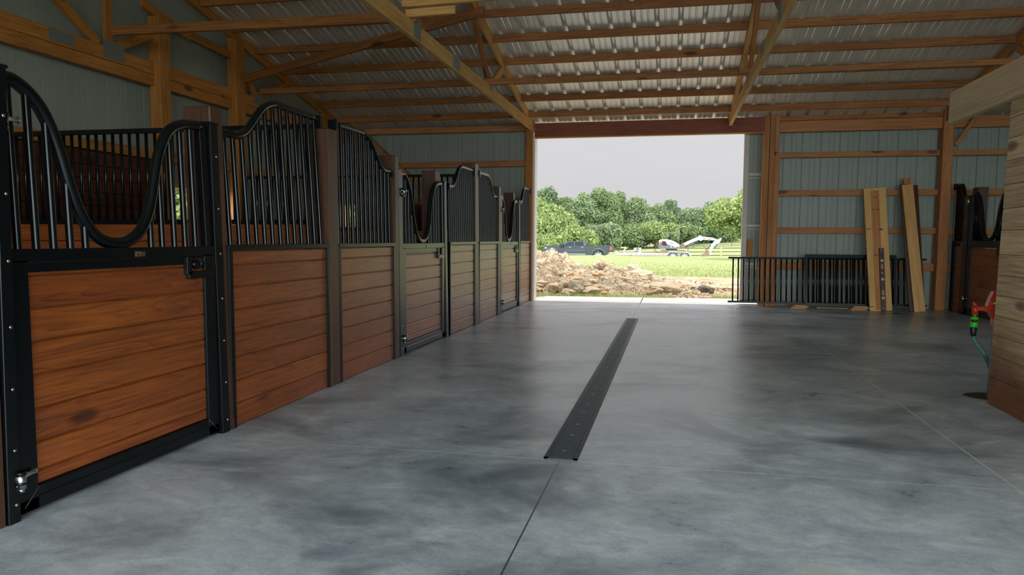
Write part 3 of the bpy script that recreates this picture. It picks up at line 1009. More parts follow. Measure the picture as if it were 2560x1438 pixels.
# ------------------------------------------------------------------ far wall timbers
for i, z in enumerate((2.045,)):
    beam('wall_girt', (-4.98, 11.16, z), (-2.17, 11.16, z), 0.09, 0.09, 'girtX', up=(0, 0, 1), label='girt across the grey far wall left of the doorway, above the stall bars', cat='girt', group='horizontal wall girts')
beam('wall_girt', (-4.98, 11.16, 1.50), (-2.17, 11.16, 1.50), 0.09, 0.085, 'girtX', label='girt left of the doorway, on top of the dark stall lining', cat='girt', group='horizontal wall girts')
beam('top_plate', (-4.98, 11.14, 2.56), (-2.17, 11.14, 2.56), 0.08, 0.085, 'girtX', label='top plate under the eave left of the open doorway', cat='beam')
names = ['lowest', 'second lowest', 'third', 'topmost']
for (z, h), nm in zip(((0.57, 0.1), (1.062, 0.082), (1.578, 0.08), (2.10, 0.072)), names):
    beam('wall_girt', (1.37, 11.16, z), (3.45, 11.16, z), 0.09, h, 'girtX', label='%s girt across the grey wall right of the doorway' % nm, cat='girt', group='horizontal wall girts')
    beam('wall_girt', (3.585, 11.16, z - 0.005), (XR - 0.05, 11.16, z - 0.005), 0.09, h, 'girtX', label='%s girt on the dim far wall right of the corner post' % nm, cat='girt', group='horizontal wall girts')
beam('top_plate', (1.40, 11.12, 2.485), (3.46, 11.12, 2.49), 0.06, 0.15, 'girtX', label='wide lower top plate right of the doorway, with dark knots', cat='beam')
beam('top_plate', (1.40, 11.12, 2.60), (3.46, 11.12, 2.605), 0.05, 0.07, 'purlinX', label='narrow upper top plate under the eave right of the doorway', cat='beam')
beam('top_plate', (3.59, 11.15, 2.5), (XR - 0.05, 11.15, 2.5), 0.08, 0.15, 'girtX', label='top plate right of the corner post, half hidden by the weathered header', cat='beam')
beam('door_header', (-2.02, 11.06, 2.515), (1.2, 11.06, 2.52), 0.09, 0.19, 'headerX', label='dark red header beam across the top of the open doorway', cat='beam')
beam('header_lip', (-2.02, 11.1, 2.41), (1.2, 11.1, 2.415), 0.1, 0.018, 'orangeX', label='thin pale board along the underside of the red header', cat='board')
MB().cbox(-2.16, -2.055, 11.05, 11.2, 0, 2.6, 0.005).build('door_post', 'orangeZ', None, 'orange post on the left side of the open doorway', 'post')
MB().cbox(-2.055, -2.025, 11.1, 11.3, -0.03, 2.43, 0.003).cbox(-2.06, -2.03, 11.18, 11.21, 0.64, 0.66, 0.003).build('trim_2', 'white_metal', kind='structure')
mb = MB().cbox(1.195, 1.275, 11.04, 11.2, 0, 2.68, 0.004).cbox(1.279, 1.345, 11.03, 11.2, 0, 2.69, 0.004)
mb.build('door_post', 'girtZ', None, 'double orange post on the right side of the open doorway', 'post')
MB().cbox(1.348, 1.40, 11.04, 11.12, 2.14, 2.665, 0.004).build('nailer_block', 'girtZ', None, 'short upright block nailed to the top of the right doorway post', 'block')
MB().cbox(1.348, 1.42, 11.08, 11.18, 0, 2.1, 0.004).build('door_post', 'girtZ', None, 'shaded brown stud tucked behind the right doorway post', 'post')
MB().cbox(3.455, 3.58, 11.02, 11.2, 0, 2.7, 0.005).build('corner_post', 'girtZ', None, 'upright brown post between the grey wall and the dim right stalls', 'post')
beam('knee_brace', (3.6, 11.02, 2.18), (3.86, 11.0, 2.6), 0.05, 0.05, 'girtX', label='short slanted brace right of the corner post under the weathered header', cat='brace')
beam('diagonal_brace', (-4.86, 11.03, 2.68), (-3.5, 11.03, 1.46), 0.05, 0.1, 'orangeX', up=(0, 1, 0), label='diagonal board sloping down the far wall left of the doorway', cat='brace')
MB().cbox(-4.83, -4.73, 11.02, 11.15, 0, 2.6, 0.004).build('corner_post', 'orangeZ', None, 'pale post in the far left corner, glimpsed behind the stall bars', 'post')

# sliding door parked outside, seen past the right post
root = tag(empty('door_1', (2.6, 11.36, 0.02)), None, None, None, 'structure')
mb = MB()
sheet_y(mb, 1.03, 4.3, 0.05, 2.5, 11.37)
mb.build('door_sheet', 'wall_sheet', root)
MB().cbox(0.965, 1.035, 11.32, 11.39, 0.02, 2.6, 0.004).build('edge_frame', 'door_sheet', root)
for z in (0.58, 1.13, 1.86):
    MB().cbox(1.035, 4.3, 11.33, 11.37, z - 0.022, z + 0.022, 0.003).cbox(1.035, 4.3, 11.34, 11.37, z - 0.055, z - 0.035, 0.003).build('cross_rail', 'door_sheet', root)
MB().cbox(0.965, 4.3, 11.32, 11.39, 0.02, 0.06, 0.004).build('bottom_rail', 'galv', root)
MB().cbox(1.05, 1.12, 11.30, 11.33, 0.70, 0.935, 0.003).build('wood_block', 'orangeZ', root)
MB().tube([(1.165, 11.29, 0.64), (1.158, 11.285, 0.6), (1.165, 11.29, 0.52)], 0.007, 8).cbox(1.15, 1.18, 11.30, 11.33, 0.50, 0.66, 0.002).build('handle', 'white_metal', root)

# ------------------------------------------------------------------ gable wall timbers (left)
GX = -5.0
mb_ = 'gable truss'
root = thing('gable_truss', 'orange truss against the grey gable wall, behind the left stalls', 'truss', (GX, 11.1, 2.5))
beam('bottom_chord', (GX - 0.02, -2, 2.565), (GX - 0.02, 11.1, 2.565), 0.05, 0.12, 'orangeX', root)
beam('top_chord', (GX - 0.02, 11.2, zb(11.2) + 0.03), (GX - 0.02, YRIDGE, zb(YRIDGE) + 0.03), 0.05, 0.11, 'orangeX', root)
for wi, (a, b) in enumerate((((5.45, 2.93), (5.98, 2.63)), ((6.10, 3.6), (6.10, 2.63)), ((6.2, 2.66), (6.85, 2.97)), ((5.0, 3.26), (5.6, 2.9)),
             ((8.2, 3.0), (8.6, 2.63)), ((8.6, 2.64), (9.36, 2.92)), ((7.0, 3.05), (8.15, 3.0)), ((6.55, 3.15), (7.28, 3.02)))):
    beam('web', (GX - 0.024 + 0.006 * (wi % 4), a[0] * 0.99, a[1]), (GX - 0.024 + 0.006 * (wi % 4), b[0] * 0.99, b[1]), 0.038, 0.085, 'orangeX', root, up=(1, 0, 0) if False else (0, 0, 1) if a[0] != b[0] else (0, 1, 0))
for y, z, w_, h_ in ((5.48, 2.57, 0.26, 0.09), (6.08, 2.6, 0.26, 0.15), (8.52, 2.6, 0.18, 0.12)):
    MB().box(GX + 0.005, GX + 0.009, y - w_ / 2, y + w_ / 2, z - h_ / 2, z + h_ / 2).build('gusset_plate', 'galv', root)
beam('wall_girt', (GX - 0.025, -2, 2.449), (GX - 0.025, 11.1, 2.449), 0.06, 0.104, 'orangeX', label='lower orange band on the gable wall, doubled under the truss chord', cat='girt', group='horizontal wall girts')
beam('wall_girt', (GX - 0.06, -2, 1.735), (GX - 0.06, 11.1, 1.735), 0.08, 0.09, 'orangeX', label='girt along the gable wall just above the stall bars at left', cat='girt', group='horizontal wall girts')
for (y0, y1, zt, lab) in ((6.62, 6.78, 3.07, 'nearest orange gable post, its cut top showing below the roof'),
                          (7.95, 8.13, 3.2, 'second orange gable post, behind the second stall panel'),
                          (10.10, 10.36, 2.68, 'third orange gable post, rising behind the tall brown stall post')):
    MB().cbox(GX - 0.052, GX + 0.07, y0, y1, 0, zt, 0.005).build('gable_post', 'orangeZ', None, lab, 'post', 'orange posts on the gable wall')

# ------------------------------------------------------------------ roof trusses
TX = {'a': -2.06, 'b': 0.745, 'c': 3.5}


def truss(x, label, wood_='pineX', first=True):
    root = thing('roof_truss', label, 'truss', (x, 11.1, 2.5), 'roof trusses')
    beam('bottom_chord', (x, -2.1, 2.562), (x, 11.12, 2.572), 0.042, 0.128, wood_, root)
    beam('top_chord', (x, 11.18, zb(11.18) + 0.032), (x, YRIDGE, zb(YRIDGE) + 0.032), 0.046, 0.115, wood_, root)
    beam('top_chord', (x, YRIDGE, zb(YRIDGE) + 0.03), (x, -2.1, zb(-2.1) + 0.03), 0.046, 0.112, wood_, root)
    MB().cbox(x - 0.026, x + 0.026, 10.98, 11.15, 2.5, 2.66, 0.002).build('heel_block', wood_[:-1] + 'Y', root)
    for (ya, za), (yb_, zb_), m_ in (((8.42, 2.63), (9.08, zb(9.08) + 0.0), wood_), ((8.40, 2.63), (7.55, zb(7.55)), 'purlinX'),
                                     ((5.95, 2.62), (7.35, zb(7.35)), 'purlinX'), ((5.87, 2.63), (5.25, zb(5.25)), 'purlinX'), ((5.88, 2.64), (5.86, 3.6), 'purlinX')):
        beam('web', (x, ya, za), (x, yb_, zb_), 0.04, 0.085, m_, root, up=(0, 0, 1) if abs(ya - yb_) > 0.05 else (0, 1, 0))
    for y, z, w_, h_ in ((5.88, 2.60, 0.17, 0.17), (7.0, 2.58, 0.22, 0.12), (8.43, 2.62, 0.12, 0.06), (9.08, zb(9.08) + 0.0, 0.10, 0.10), (11.05, 2.60, 0.12, 0.1)):
        for sx in (-1, 1):
            MB().box(x + sx * 0.0215, x + sx * 0.0265, y - w_ / 2, y + w_ / 2, z - h_ / 2, z + h_ / 2).build('gusset_plate', 'galv', root)
    return root


truss(TX['a'], 'pale truss landing on the left side of the open doorway')
truss(TX['b'], 'pale truss landing on the red header over the doorway')
truss(TX['c'], 'orange truss at right, mostly hidden behind the weathered header', 'orangeX')
MB().cbox(TX['b'] - 0.075, TX['b'] - 0.03, 10.998, 11.012, 2.45, 2.57, 0.002).cbox(TX['b'] + 0.03, TX['b'] + 0.075, 10.998, 11.012, 2.45, 2.57, 0.002).cbox(TX['b'] - 0.035, TX['b'] + 0.035, 10.99, 11.012, 2.475, 2.49, 0.002).build('truss_hanger', 'headerX', None, 'metal hanger holding the truss end on the red header', 'bracket')

bays = [(-4.97, TX['a'] - 0.023, 'left of the left truss', 'purlinX'), (TX['a'] + 0.023, TX['b'] - 0.023, 'above the doorway between the two pale trusses', 'purlinX'),
        (TX['b'] + 0.023, TX['c'] - 0.023, 'right of the truss on the red header', 'purlinX'), (TX['c'] + 0.023, XR - 0.03, 'behind the weathered header at far right', 'purlinX')]
rows = [10.67, 10.115, 9.575, 9.03, 8.47, 7.93, 7.38, 6.82]
for bi, (x0, x1, where, mt) in enumerate(bays):
    for ri, y in enumerate(rows):
        if bi == 3 and ri > 1:
            continue
        z = zb(y) + 0.041
        dz = RNG.uniform(-0.006, 0.006)
        beam('roof_purlin', (x0, y, z + dz * 0.3), (x1, y, z - dz * 0.3), 0.04, 0.08, mt,
             label='%s purlin up from the eave, %s' % (ORD[ri], where), cat='purlin', group='roof purlins')


def at(y, x, z):
    return (x, y, z)


for x0, x1, dy, lab in ((-4.84, TX['a'] + 0.15, 0, 'long lower lateral brace running from the gable wall to the left truss'),
                        (TX['a'] - 0.02, -1.52, -0.045, 'short lap of lateral brace at the left truss'),
                        (-1.53, TX['b'] - 0.02, 0.0, 'lower lateral brace crossing above the doorway between the pale trusses'),
                        (TX['b'] - 0.12, TX['c'] - 0.3, -0.045, 'lower lateral brace right of the truss on the red header'),
                        (TX['c'] - 0.32, 4.6, -0.09, 'lower lateral brace end piece at far right, above the weathered header')):
    beam('lateral_brace', (x0, 8.32 + dy, 2.655), (x1, 8.32 + dy, 2.66), 0.04, 0.06, 'purlinX', label=lab, cat='brace', group='lateral braces on the trusses')
beam('lateral_brace', (-4.8, 5.82, 2.70), (TX['a'] + 0.05, 5.80, 2.665), 0.04, 0.075, 'purlinX', label='dark upper lateral brace across the top left corner', cat='brace', group='lateral braces on the trusses')
beam('lateral_brace', (TX['a'] - 0.02, 5.74, 2.675), (-1.68, 5.74, 2.685), 0.04, 0.065, 'pineX', label='short pale lap of lateral brace at the top, right of the left truss', cat='brace', group='lateral braces on the trusses')
beam('lateral_brace', (TX['a'] - 0.02, 5.66, 2.73), (-1.3, 5.66, 2.745), 0.04, 0.065, 'pineX', label='bright yellow board along the top edge, above the short lap', cat='brace', group='lateral braces on the trusses')
beam('diagonal_brace', (-4.92, 8.10, 2.76), (-1.93, 7.62, 3.23), 0.045, 0.09, 'purlinX', label='long diagonal brace rising from the gable post past the left truss', cat='brace')
# ------------------------------------------------------------------ floor drain
root = thing('channel_drain', 'long black slotted drain down the middle of the concrete floor', 'drain', (-0.44, 5.97, 0))
x0, x1, y0, y1 = -0.515, -0.372, 3.085, 8.87
MB().box(x0, x0 + 0.018, y0, y1, -0.004, 0.005).box(x1 - 0.018, x1, y0, y1, -0.004, 0.005).box(x0, x1, y0, y0 + 0.012, -0.004, 0.005).box(x0, x1, y1 - 0.012, y1, -0.004, 0.005).build('channel', 'black_grate', root)
MB().box(x0 + 0.018, x1 - 0.018, y0 + 0.01, y1 - 0.01, -0.004, 0.0008).build('channel_floor', 'black_plastic', root)
NG = 12
for i in range(NG):
    a, b = y0 + 0.013 + i * (y1 - y0 - 0.026) / NG, y0 + 0.013 + (i + 1) * (y1 - y0 - 0.026) / NG - 0.004
    gm = MB()
    xa, xb_ = x0 + 0.019, x1 - 0.019
    gm.box(xa, xa + 0.008, a, b, 0.001, 0.006).box(xb_ - 0.008, xb_, a, b, 0.001, 0.006)
    ns = 23
    for q in range(ns):
        yq = a + (q + 0.5) * (b - a) / ns
        gm.box(xa + 0.006, xb_ - 0.006, yq - 0.0058, yq + 0.0058, 0.001, 0.0058)
    go = gm.build('grate', 'black_grate' if 'black_grate' in M else 'black_dull', root)
    for fy in (0.22, 0.78):
        yy = a + fy * (b - a)
        xm = (xa + xb_) / 2
        MB().cyl((xm, yy, 0.005), (xm, yy, 0.0075), 0.007, 10).build('bolt', 'galv', go)

# ------------------------------------------------------------------ grilles, planks and offcuts along the right wall


def leaning_grille(x0, x1, y, zb_, zt, nb, k, label, rail=0.026, ends=0.0, thick=0.022):
    root = thing('leaning_grille', label, 'grille', ((x0 + x1) / 2, y, zb_), 'black barred grilles leaning on the right wall')

    def L(mb):
        return mb.xf(lambda v: (v.x, v.y + k * (v.z - zb_), v.z))
    L(MB().cbox(x0 - ends, x1 + ends, y - thick / 2, y + thick / 2, zt - rail, zt, 0.002)).build('top_rail', 'black_dull', root)
    L(MB().cbox(x0 - ends, x1 + ends, y - thick / 2, y + thick / 2, zb_, zb_ + rail, 0.002)).build('bottom_rail', 'black_dull', root)
    for i in range(nb):
        x = x0 + (i + 0.5) * (x1 - x0) / nb
        L(MB().cyl((x, y, zb_ + rail * 0.6), (x, y, zt - rail * 0.6), 0.0105, 8)).build('bar', 'black', root)
    return root


leaning_grille(0.80, 3.30, 10.92, 0.052, 0.69, 35, 0.17, 'long black grille leaning on the right wall, poking into the doorway', ends=0.03)
gr = leaning_grille(1.80, 2.92, 10.84, 0.03, 0.735, 21, 0.17, 'shorter black grille propped in front of the long one', 0.05)
for xx in (1.78, 2.9):
    MB().cbox(xx, xx + 0.035, 10.83, 10.852, 0.03, 0.735, 0.002).xf(lambda v: (v.x, v.y + 0.17 * (v.z - 0.03), v.z)).build('end_upright', 'black_dull', gr)


def leaner(name, pts_bot, pts_top, w, t, mat, label, cat='plank'):
    """board leaning back: centre foot -> centre head, width along x"""
    b, tp = Vector(pts_bot), Vector(pts_top)
    up = (tp - b).normalized()
    X = Vector((1, 0, 0))
    X = (X - up * X.dot(up)).normalized()
    N = up.cross(X).normalized()
    L = (tp - b).length
    me = MB().cbox(-w / 2, w / 2, -t / 2, t / 2, 0, L, 0.002)
    o = me.build(name, mat, None, label, cat, origin=(0, 0, 0))
    o.matrix_world = Matrix.Translation(b) @ Matrix((X, N, up)).transposed().to_4x4()
    WL[o.name] = b
    return o


pk = leaner('leaning_plank', (2.71, 10.70, 0.0), (2.63, 10.99, 1.63), 0.275, 0.03, 'plankZ', 'wide pale plank with a darker heart stripe, leaning on the right wall')
h_ = MB().box(-0.055, 0.045, -0.0165, -0.0155, 0.012, 1.62)
h_.xf(lambda v: (v.x + 0.012 * math.sin(v.z * 5) - 0.01, v.y, v.z))
ho = h_.build('heart_stripe', 'heart', None, origin=(0, 0, 0))
ho.parent = pk
kn = MB()
for kx, kz, rx, rz_ in ((0.0, 1.53, 0.03, 0.006), (-0.035, 1.36, 0.012, 0.008), (0.02, 1.365, 0.014, 0.008), (-0.10, 1.10, 0.035, 0.006), (0.05, 1.09, 0.03, 0.012), (-0.03, 0.75, 0.03, 0.009), (-0.11, 0.06, 0.03, 0.007)):
    kn.ellipsoid((kx, -0.0165, kz), (rx, 0.002, rz_), 10, 5)
ko = kn.build('knots', 'headerZ', None, origin=(0, 0, 0))
ko.parent = pk
ko['kind'] = 'stuff'

lv = thing('spirit_level', 'maroon spirit level leaning on the wide pale plank', 'level', (2.735, 10.655, 0.0))
mt = Matrix.Translation((0, 0, 0))


def lvl(mb, name, mat, y=0.0):
    mb.xf(lambda v: (2.735 + v.x - 0.035 * v.z, 10.668 + v.y + 0.172 * v.z, v.z))
    return mb.build(name, mat, lv)


lvl(MB().cbox(-0.029, 0.029, -0.012, 0.012, 0.002, 0.83, 0.003), 'level_body', 'maroon')
for z in (0.665, 0.42, 0.175):
    lvl(MB().cbox(-0.017, 0.017, -0.0135, -0.011, z - 0.016, z + 0.016, 0.001), 'vial_window', 'vial')
    lvl(MB().box(-0.011, 0.011, -0.0145, -0.0134, z - 0.006, z + 0.006), 'vial', 'chalk')
for z in (0.59, 0.245):
    lvl(MB().prism([(-0.012, z - 0.034), (0.012, z - 0.034), (0.014, z - 0.01), (0.010, z + 0.034), (-0.010, z + 0.034), (-0.014, z - 0.01)], -0.0135, -0.0118), 'hand_hole', 'peach')
lvl(MB().ellipsoid((0, -0.0125, 0.042), (0.014, 0.0012, 0.007), 10, 5), 'end_hole', 'peach')
mk = MB()
for i, (dx, dz, w_, h2) in enumerate(((-0.01, 0.0, 0.0025, 0.016), (-0.004, 0.004, 0.0025, 0.012), (0.002, -0.004, 0.0025, 0.014), (0.008, -0.008, 0.0025, 0.010), (0.0, -0.012, 0.008, 0.002))):
    mk.box(dx - w_, dx + w_, -0.0132, -0.0121, 0.505 + dz - h2 / 2, 0.505 + dz + h2 / 2)
for z in (0.79, 0.815):
    mk.box(-0.014, 0.014, -0.0132, -0.0121, z - 0.004, z - 0.001)
    mk.box(-0.012, 0.008, -0.0132, -0.0121, z + 0.003, z + 0.005)
lvl(mk, 'lettering', 'chalk')

leaner('leaning_board', (3.18, 10.70, 0.0), (3.03, 10.98, 1.67), 0.135, 0.035, 'plankZ', 'narrow pale board with dark knots leaning right of the wide plank', 'board')
leaner('leaning_board', (3.13, 10.79, 0.0), (3.045, 11.065, 1.76), 0.085, 0.035, 'orangeZ', 'tallest orange board, its tip showing behind the narrow pale board', 'board')
leaner('leaning_board', (3.105, 10.746, 0.0), (2.985, 11.025, 1.68), 0.07, 0.025, 'postZ', 'dark brown board showing at the left edge of the narrow pale board', 'board')
leaner('leaning_board', (3.225, 10.835, 0.0), (3.135, 11.11, 1.67), 0.12, 0.025, 'liningZ', 'dark brown board behind the right edge of the narrow pale board', 'board')

for i, (xc, yc, n, lab) in enumerate(((1.70, 10.80, 3, 'little stack of plywood offcuts on the floor under the long grille'), (2.46, 10.79, 3, 'little stack of plywood offcuts at the foot of the wide plank'))):
    root = thing('plywood_offcuts', lab, 'offcuts', (xc, yc, 0))
    for q in range(n):
        w_, d_ = 0.20 - 0.015 * q * (1 - i), 0.16
        oo = MB().cbox(xc - w_ / 2 + 0.02 * ((q * 7) % 3 - 1), xc + w_ / 2 + 0.02 * ((q * 5) % 3 - 1), yc - d_ / 2 + 0.012 * q, yc + d_ / 2 + 0.012 * q, q * 0.018 + 0.0005, (q + 1) * 0.018, 0.001)
        oo.build('offcut', 'ply', root)
beam('wood_stick', (1.95, 10.93, 0.0065), (2.52, 10.90, 0.0065), 0.014, 0.012, 'plankX', label='thin pale stick lying on the floor behind the plywood offcuts', cat='stick')

# ------------------------------------------------------------------ right-hand stalls (dim)
XQ = 3.62


def rstall_panel(ya, yb, label):
    """faces -x; ya is the far end"""
    root = thing('stall_facade', label, 'stall front', (XQ + 0.03, (ya + yb) / 2, 0), 'boarded stall front panels with barred tops')
    boards(yb, ya, SEAM, XQ + 0.018, XQ + 0.055).build('board_panel', 'stallY', root)
    MB().cbox(XQ, XQ + 0.065, ya - 0.12, ya, 0, 0.9, 0.002).build('side_channel', 'black_dull', root)
    MB().cbox(XQ, XQ + 0.065, yb, ya, 0.89, 0.93, 0.002).build('cap_rail', 'black_dull', root)
    pts = [(0.0, 1.645), (0.35, 1.65), (0.5, 1.645), (0.62, 1.60), (0.74, 1.52), (0.84, 1.47), (0.9, 1.455), (1.0, 1.455)]
    W = ya - yb
    path = spline([(XQ + 0.03, ya - u * W, z) for u, z in pts], 6)
    MB().tube(path, 0.022, 12).build('top_tube', 'black', root)
    for i in range(13):
        u = (i + 0.5) / 13
        MB().cyl((XQ + 0.03, ya - u * W, 0.92), (XQ + 0.03, ya - u * W, curve_z(pts, u)), 0.014, 8).build('bar', 'black', root)
    MB().cbox(XQ + 0.0, XQ + 0.06, ya - 0.01, ya + 0.05, 1.60, 1.68, 0.002).build('end_bracket', 'black_dull', root)


rstall_panel(11.0, 10.64, 'dark stall panel in the dim right corner beside the corner post')
root = thing('door_jamb', 'dark bolted jamb of the dim right stall door', 'jamb', (XQ + 0.03, 10.57, 0))
MB().cbox(XQ - 0.005, XQ + 0.07, 10.47, 10.635, 0, 1.5, 0.003).build('channel', 'black_dull', root)
for z in (0.15, 0.4, 0.65, 0.9, 1.15, 1.4):
    MB().ellipsoid((XQ - 0.006, 10.55, z), (0.005, 0.012, 0.008), 8, 5).build('bolt', 'steel', root)
MB().cbox(XQ + 0.08, XQ + 0.2, 10.45, 10.62, 0, 1.6, 0.005).build('stall_post', 'postZ', None, 'dark post behind the jamb of the dim right stall door', 'post')
root = thing('stall_door', 'dim right stall door with dipped yoke, half hidden by the weathered wall', 'stall door', (XQ + 0.03, 9.85, 0.012), 'stall doors with dipped yoke tops')
ya, yb = 10.46, 9.25
boards(yb + 0.08, ya - 0.08, [0.09, 0.23, 0.36, 0.49, 0.62, 0.75, 0.84], XQ + 0.02, XQ + 0.05).build('board_panel', 'stallY', root)
MB().cbox(XQ, XQ + 0.06, ya - 0.09, ya, 0.012, 0.87, 0.002).build('stile', 'black_dull', root)
MB().cbox(XQ, XQ + 0.06, yb, yb + 0.09, 0.012, 0.87, 0.002).build('stile', 'black_dull', root)
MB().cbox(XQ, XQ + 0.06, yb, ya, 0.85, 0.935, 0.003).build('top_rail', 'black_dull', root)
MB().cbox(XQ, XQ + 0.06, yb, ya, 0.012, 0.09, 0.003).build('bottom_rail', 'black_dull', root)
MB().cbox(XQ - 0.006, XQ + 0.06, yb + 0.03, yb + 0.33, 0.76, 0.86, 0.003).build('latch_box', 'black_dull', root)
W = ya - yb
path = spline([(XQ + 0.03, ya - 0.04 - u / 1.02 * (W - 0.08), 0.93 + (z - 0.89) * 1.08) for u, z in YK], 4)
MB().tube(path, 0.025, 14).build('yoke_tube', 'black', root)
for u in (0.043, 0.115, 0.186, 0.257, 0.326, 0.668, 0.735, 0.812, 0.882, 0.952):
    z1 = 0.93 + (curve_z(YK, u) - 0.89) * 1.08
    MB().cyl((XQ + 0.03, ya - 0.04 - u / 1.02 * (W - 0.08), 0.93), (XQ + 0.03, ya - 0.04 - u / 1.02 * (W - 0.08), z1), 0.0145, 8).build('bar', 'black', root)
for z in (0.2, 1.42):
    MB().cyl((XQ - 0.015, ya + 0.004, z - 0.03), (XQ - 0.015, ya + 0.004, z + 0.03), 0.018, 12).build('hinge', 'steel', root)
mb = MB()
for i in range(14):
    mb.cbox(4.9, 4.94, 9.0, 10.2, i * 0.12 + 0.002, (i + 1) * 0.12 - 0.002, 0.003)
mb.build('stall_back_boards', 'liningY', None, 'dark reddish boards standing inside the dim right stall', 'wall boards')

# ------------------------------------------------------------------ weathered wall at right, header, hydrant
XW = 1.79
mb = MB()
zs = [0.0, 0.16, 0.285, 0.40, 0.51, 0.625, 0.74, 0.855, 0.99, 1.11, 1.24, 1.37, 1.49, 1.6, 1.7]
r2 = random.Random(3)
for a, b in zip(zs, zs[1:]):
    ycut = r2.uniform(3.2, 4.1)
    mb.cbox(XW - r2.uniform(0, 0.003), XW + 0.02, ycut, 4.735, a + 0.001, b - 0.001, 0.002)
    mb.cbox(XW - r2.uniform(0, 0.003), XW + 0.02, 2.2, ycut - 0.002, a + 0.001, b - 0.001, 0.002)
mb.box(XW + 0.018, XW + 0.12, 2.2, 4.733, 0, 1.7)
mb.xf(lambda v: (v.x, v.y - 0.045 * v.z * (1 if v.y > 3 else 0), v.z))
mb.build('weathered_partition', 'shed', None, 'weathered grey-tan board wall end at the right edge, darker at its foot', 'board wall')
beam('weathered_header', (1.765, 2.3, 1.783), (1.765, 5.49, 1.79), 0.042, 0.2, 'shed_headerX' if 'shed_headerX' in M else 'shed_header', label='wide weathered header board jutting past the top of the right board wall', cat='beam')
beam('header_backer', (1.84, 2.3, 1.765), (1.84, 4.72, 1.765), 0.08, 0.12, 'orangeX', label='brown backing beam behind the weathered header board', cat='beam')

hx, hy = 1.834, 4.86
root = thing('yard_hydrant', 'red yard hydrant on a thin pipe, beside the weathered board wall', 'hydrant', (hx, hy, 0))
MB().cyl((hx + 0.004, hy, -0.01), (hx + 0.012, hy, 0.5), 0.0095, 12).build('standpipe', 'galv', root)
hd = MB()
hd.prism([(hx - 0.095, 0.525), (hx - 0.09, 0.545), (hx - 0.036, 0.55), (hx - 0.022, 0.598), (hx - 0.006, 0.638), (hx + 0.004, 0.646), (hx + 0.06, 0.646), (hx + 0.06, 0.47), (hx + 0.03, 0.44), (hx + 0.0, 0.44), (hx - 0.002, 0.478), (hx - 0.022, 0.512), (hx - 0.05, 0.526)], hy - 0.022, hy + 0.022)
hd.cyl((hx - 0.092, hy, 0.498), (hx - 0.092, hy, 0.555), 0.017, 12)
hd.tube([(hx - 0.105, hy, 0.575), (hx - 0.09, hy, 0.55)], [0.004, 0.018], 10)
hd.build('hydrant_head', 'red', root)
MB().cyl((hx - 0.015, hy - 0.026, 0.57), (hx + 0.03, hy - 0.026, 0.57), 0.012, 10).build('lever_pin', 'brass', root)
MB().cyl((hx - 0.092, hy, 0.488), (hx - 0.092, hy, 0.502), 0.0135, 12).build('spout_thread', 'brass', root)
root = thing('garden_hose', 'teal garden hose with bright green connector hanging from the red hydrant', 'hose', (hx - 0.05, hy, 0.0))
c = MB().tube([(hx - 0.092, hy, 0.488), (hx - 0.092, hy, 0.484), (hx - 0.092, hy, 0.470)], [0.019, 0.021, 0.021], 14)
c.tube([(hx - 0.094, hy, 0.458), (hx - 0.094, hy, 0.455), (hx - 0.096, hy, 0.428), (hx - 0.096, hy, 0.424)], [0.019, 0.0225, 0.0225, 0.019], 8)
c.build('connector', 'green_plastic', root)
c = MB().tube([(hx - 0.092, hy, 0.472), (hx - 0.094, hy, 0.456)], 0.015, 12)
c.tube([(hx - 0.096, hy, 0.426), (hx - 0.096, hy, 0.415), (hx - 0.095, hy, 0.39), (hx - 0.094, hy, 0.372)], [0.019, 0.0205, 0.017, 0.013], 14)
for z in (0.392, 0.385, 0.378):
    c.cyl((hx - 0.0945, hy, z - 0.002), (hx - 0.0945, hy, z + 0.001), 0.0165, 14)
c.build('grip', 'black_plastic', root)
t = NT('teal_braided_hose')
tc = t.n('ShaderNodeTexCoord')
wv = t.n('ShaderNodeTexWave', i_Scale=26.0, i_Distortion=0.5)
wv.bands_direction = 'Z'
t.l(tc.outputs['Object'], wv.inputs['Vector'])
t.set(Base_Color=t.mix(wv.outputs['Fac'], srgb(24, 60, 58), srgb(92, 142, 132)), Roughness=0.55)
M['hose'] = t.m
MB().tube(spline([(hx - 0.094, hy, 0.38), (hx - 0.088, hy, 0.352), (hx - 0.068, hy, 0.318), (hx - 0.045, hy - 0.0, 0.29), (hx - 0.025, hy, 0.262), (hx + 0.0, hy + 0.03, 0.225), (hx + 0.04, hy + 0.06, 0.14), (hx + 0.07, hy + 0.1, 0.02)], 8), 0.0115, 12).build('hose_pipe', 'hose', root)
mb = MB()
vs = [(hx + 0.0, hy + 0.05, 0.0022)]
for k in range(28):
    a = 2 * math.pi * k / 28
    rr = 1 + 0.12 * mnoise.noise(Vector((math.cos(a) * 2, math.sin(a) * 2, 4)))
    vs.append((hx + 0.05 + 0.145 * rr * math.cos(a), hy + 0.09 + 0.115 * rr * math.sin(a), 0.002))
mb.add(vs, [(0, i + 1, (i + 1) % 28 + 1) for i in range(28)])
mb.build('soil_patch', 'soil_dark', None, 'round dark opening of bare soil in the floor at the hydrant foot', 'soil', kind='stuff')

# ------------------------------------------------------------------ outside: dirt mound, rocks, grass


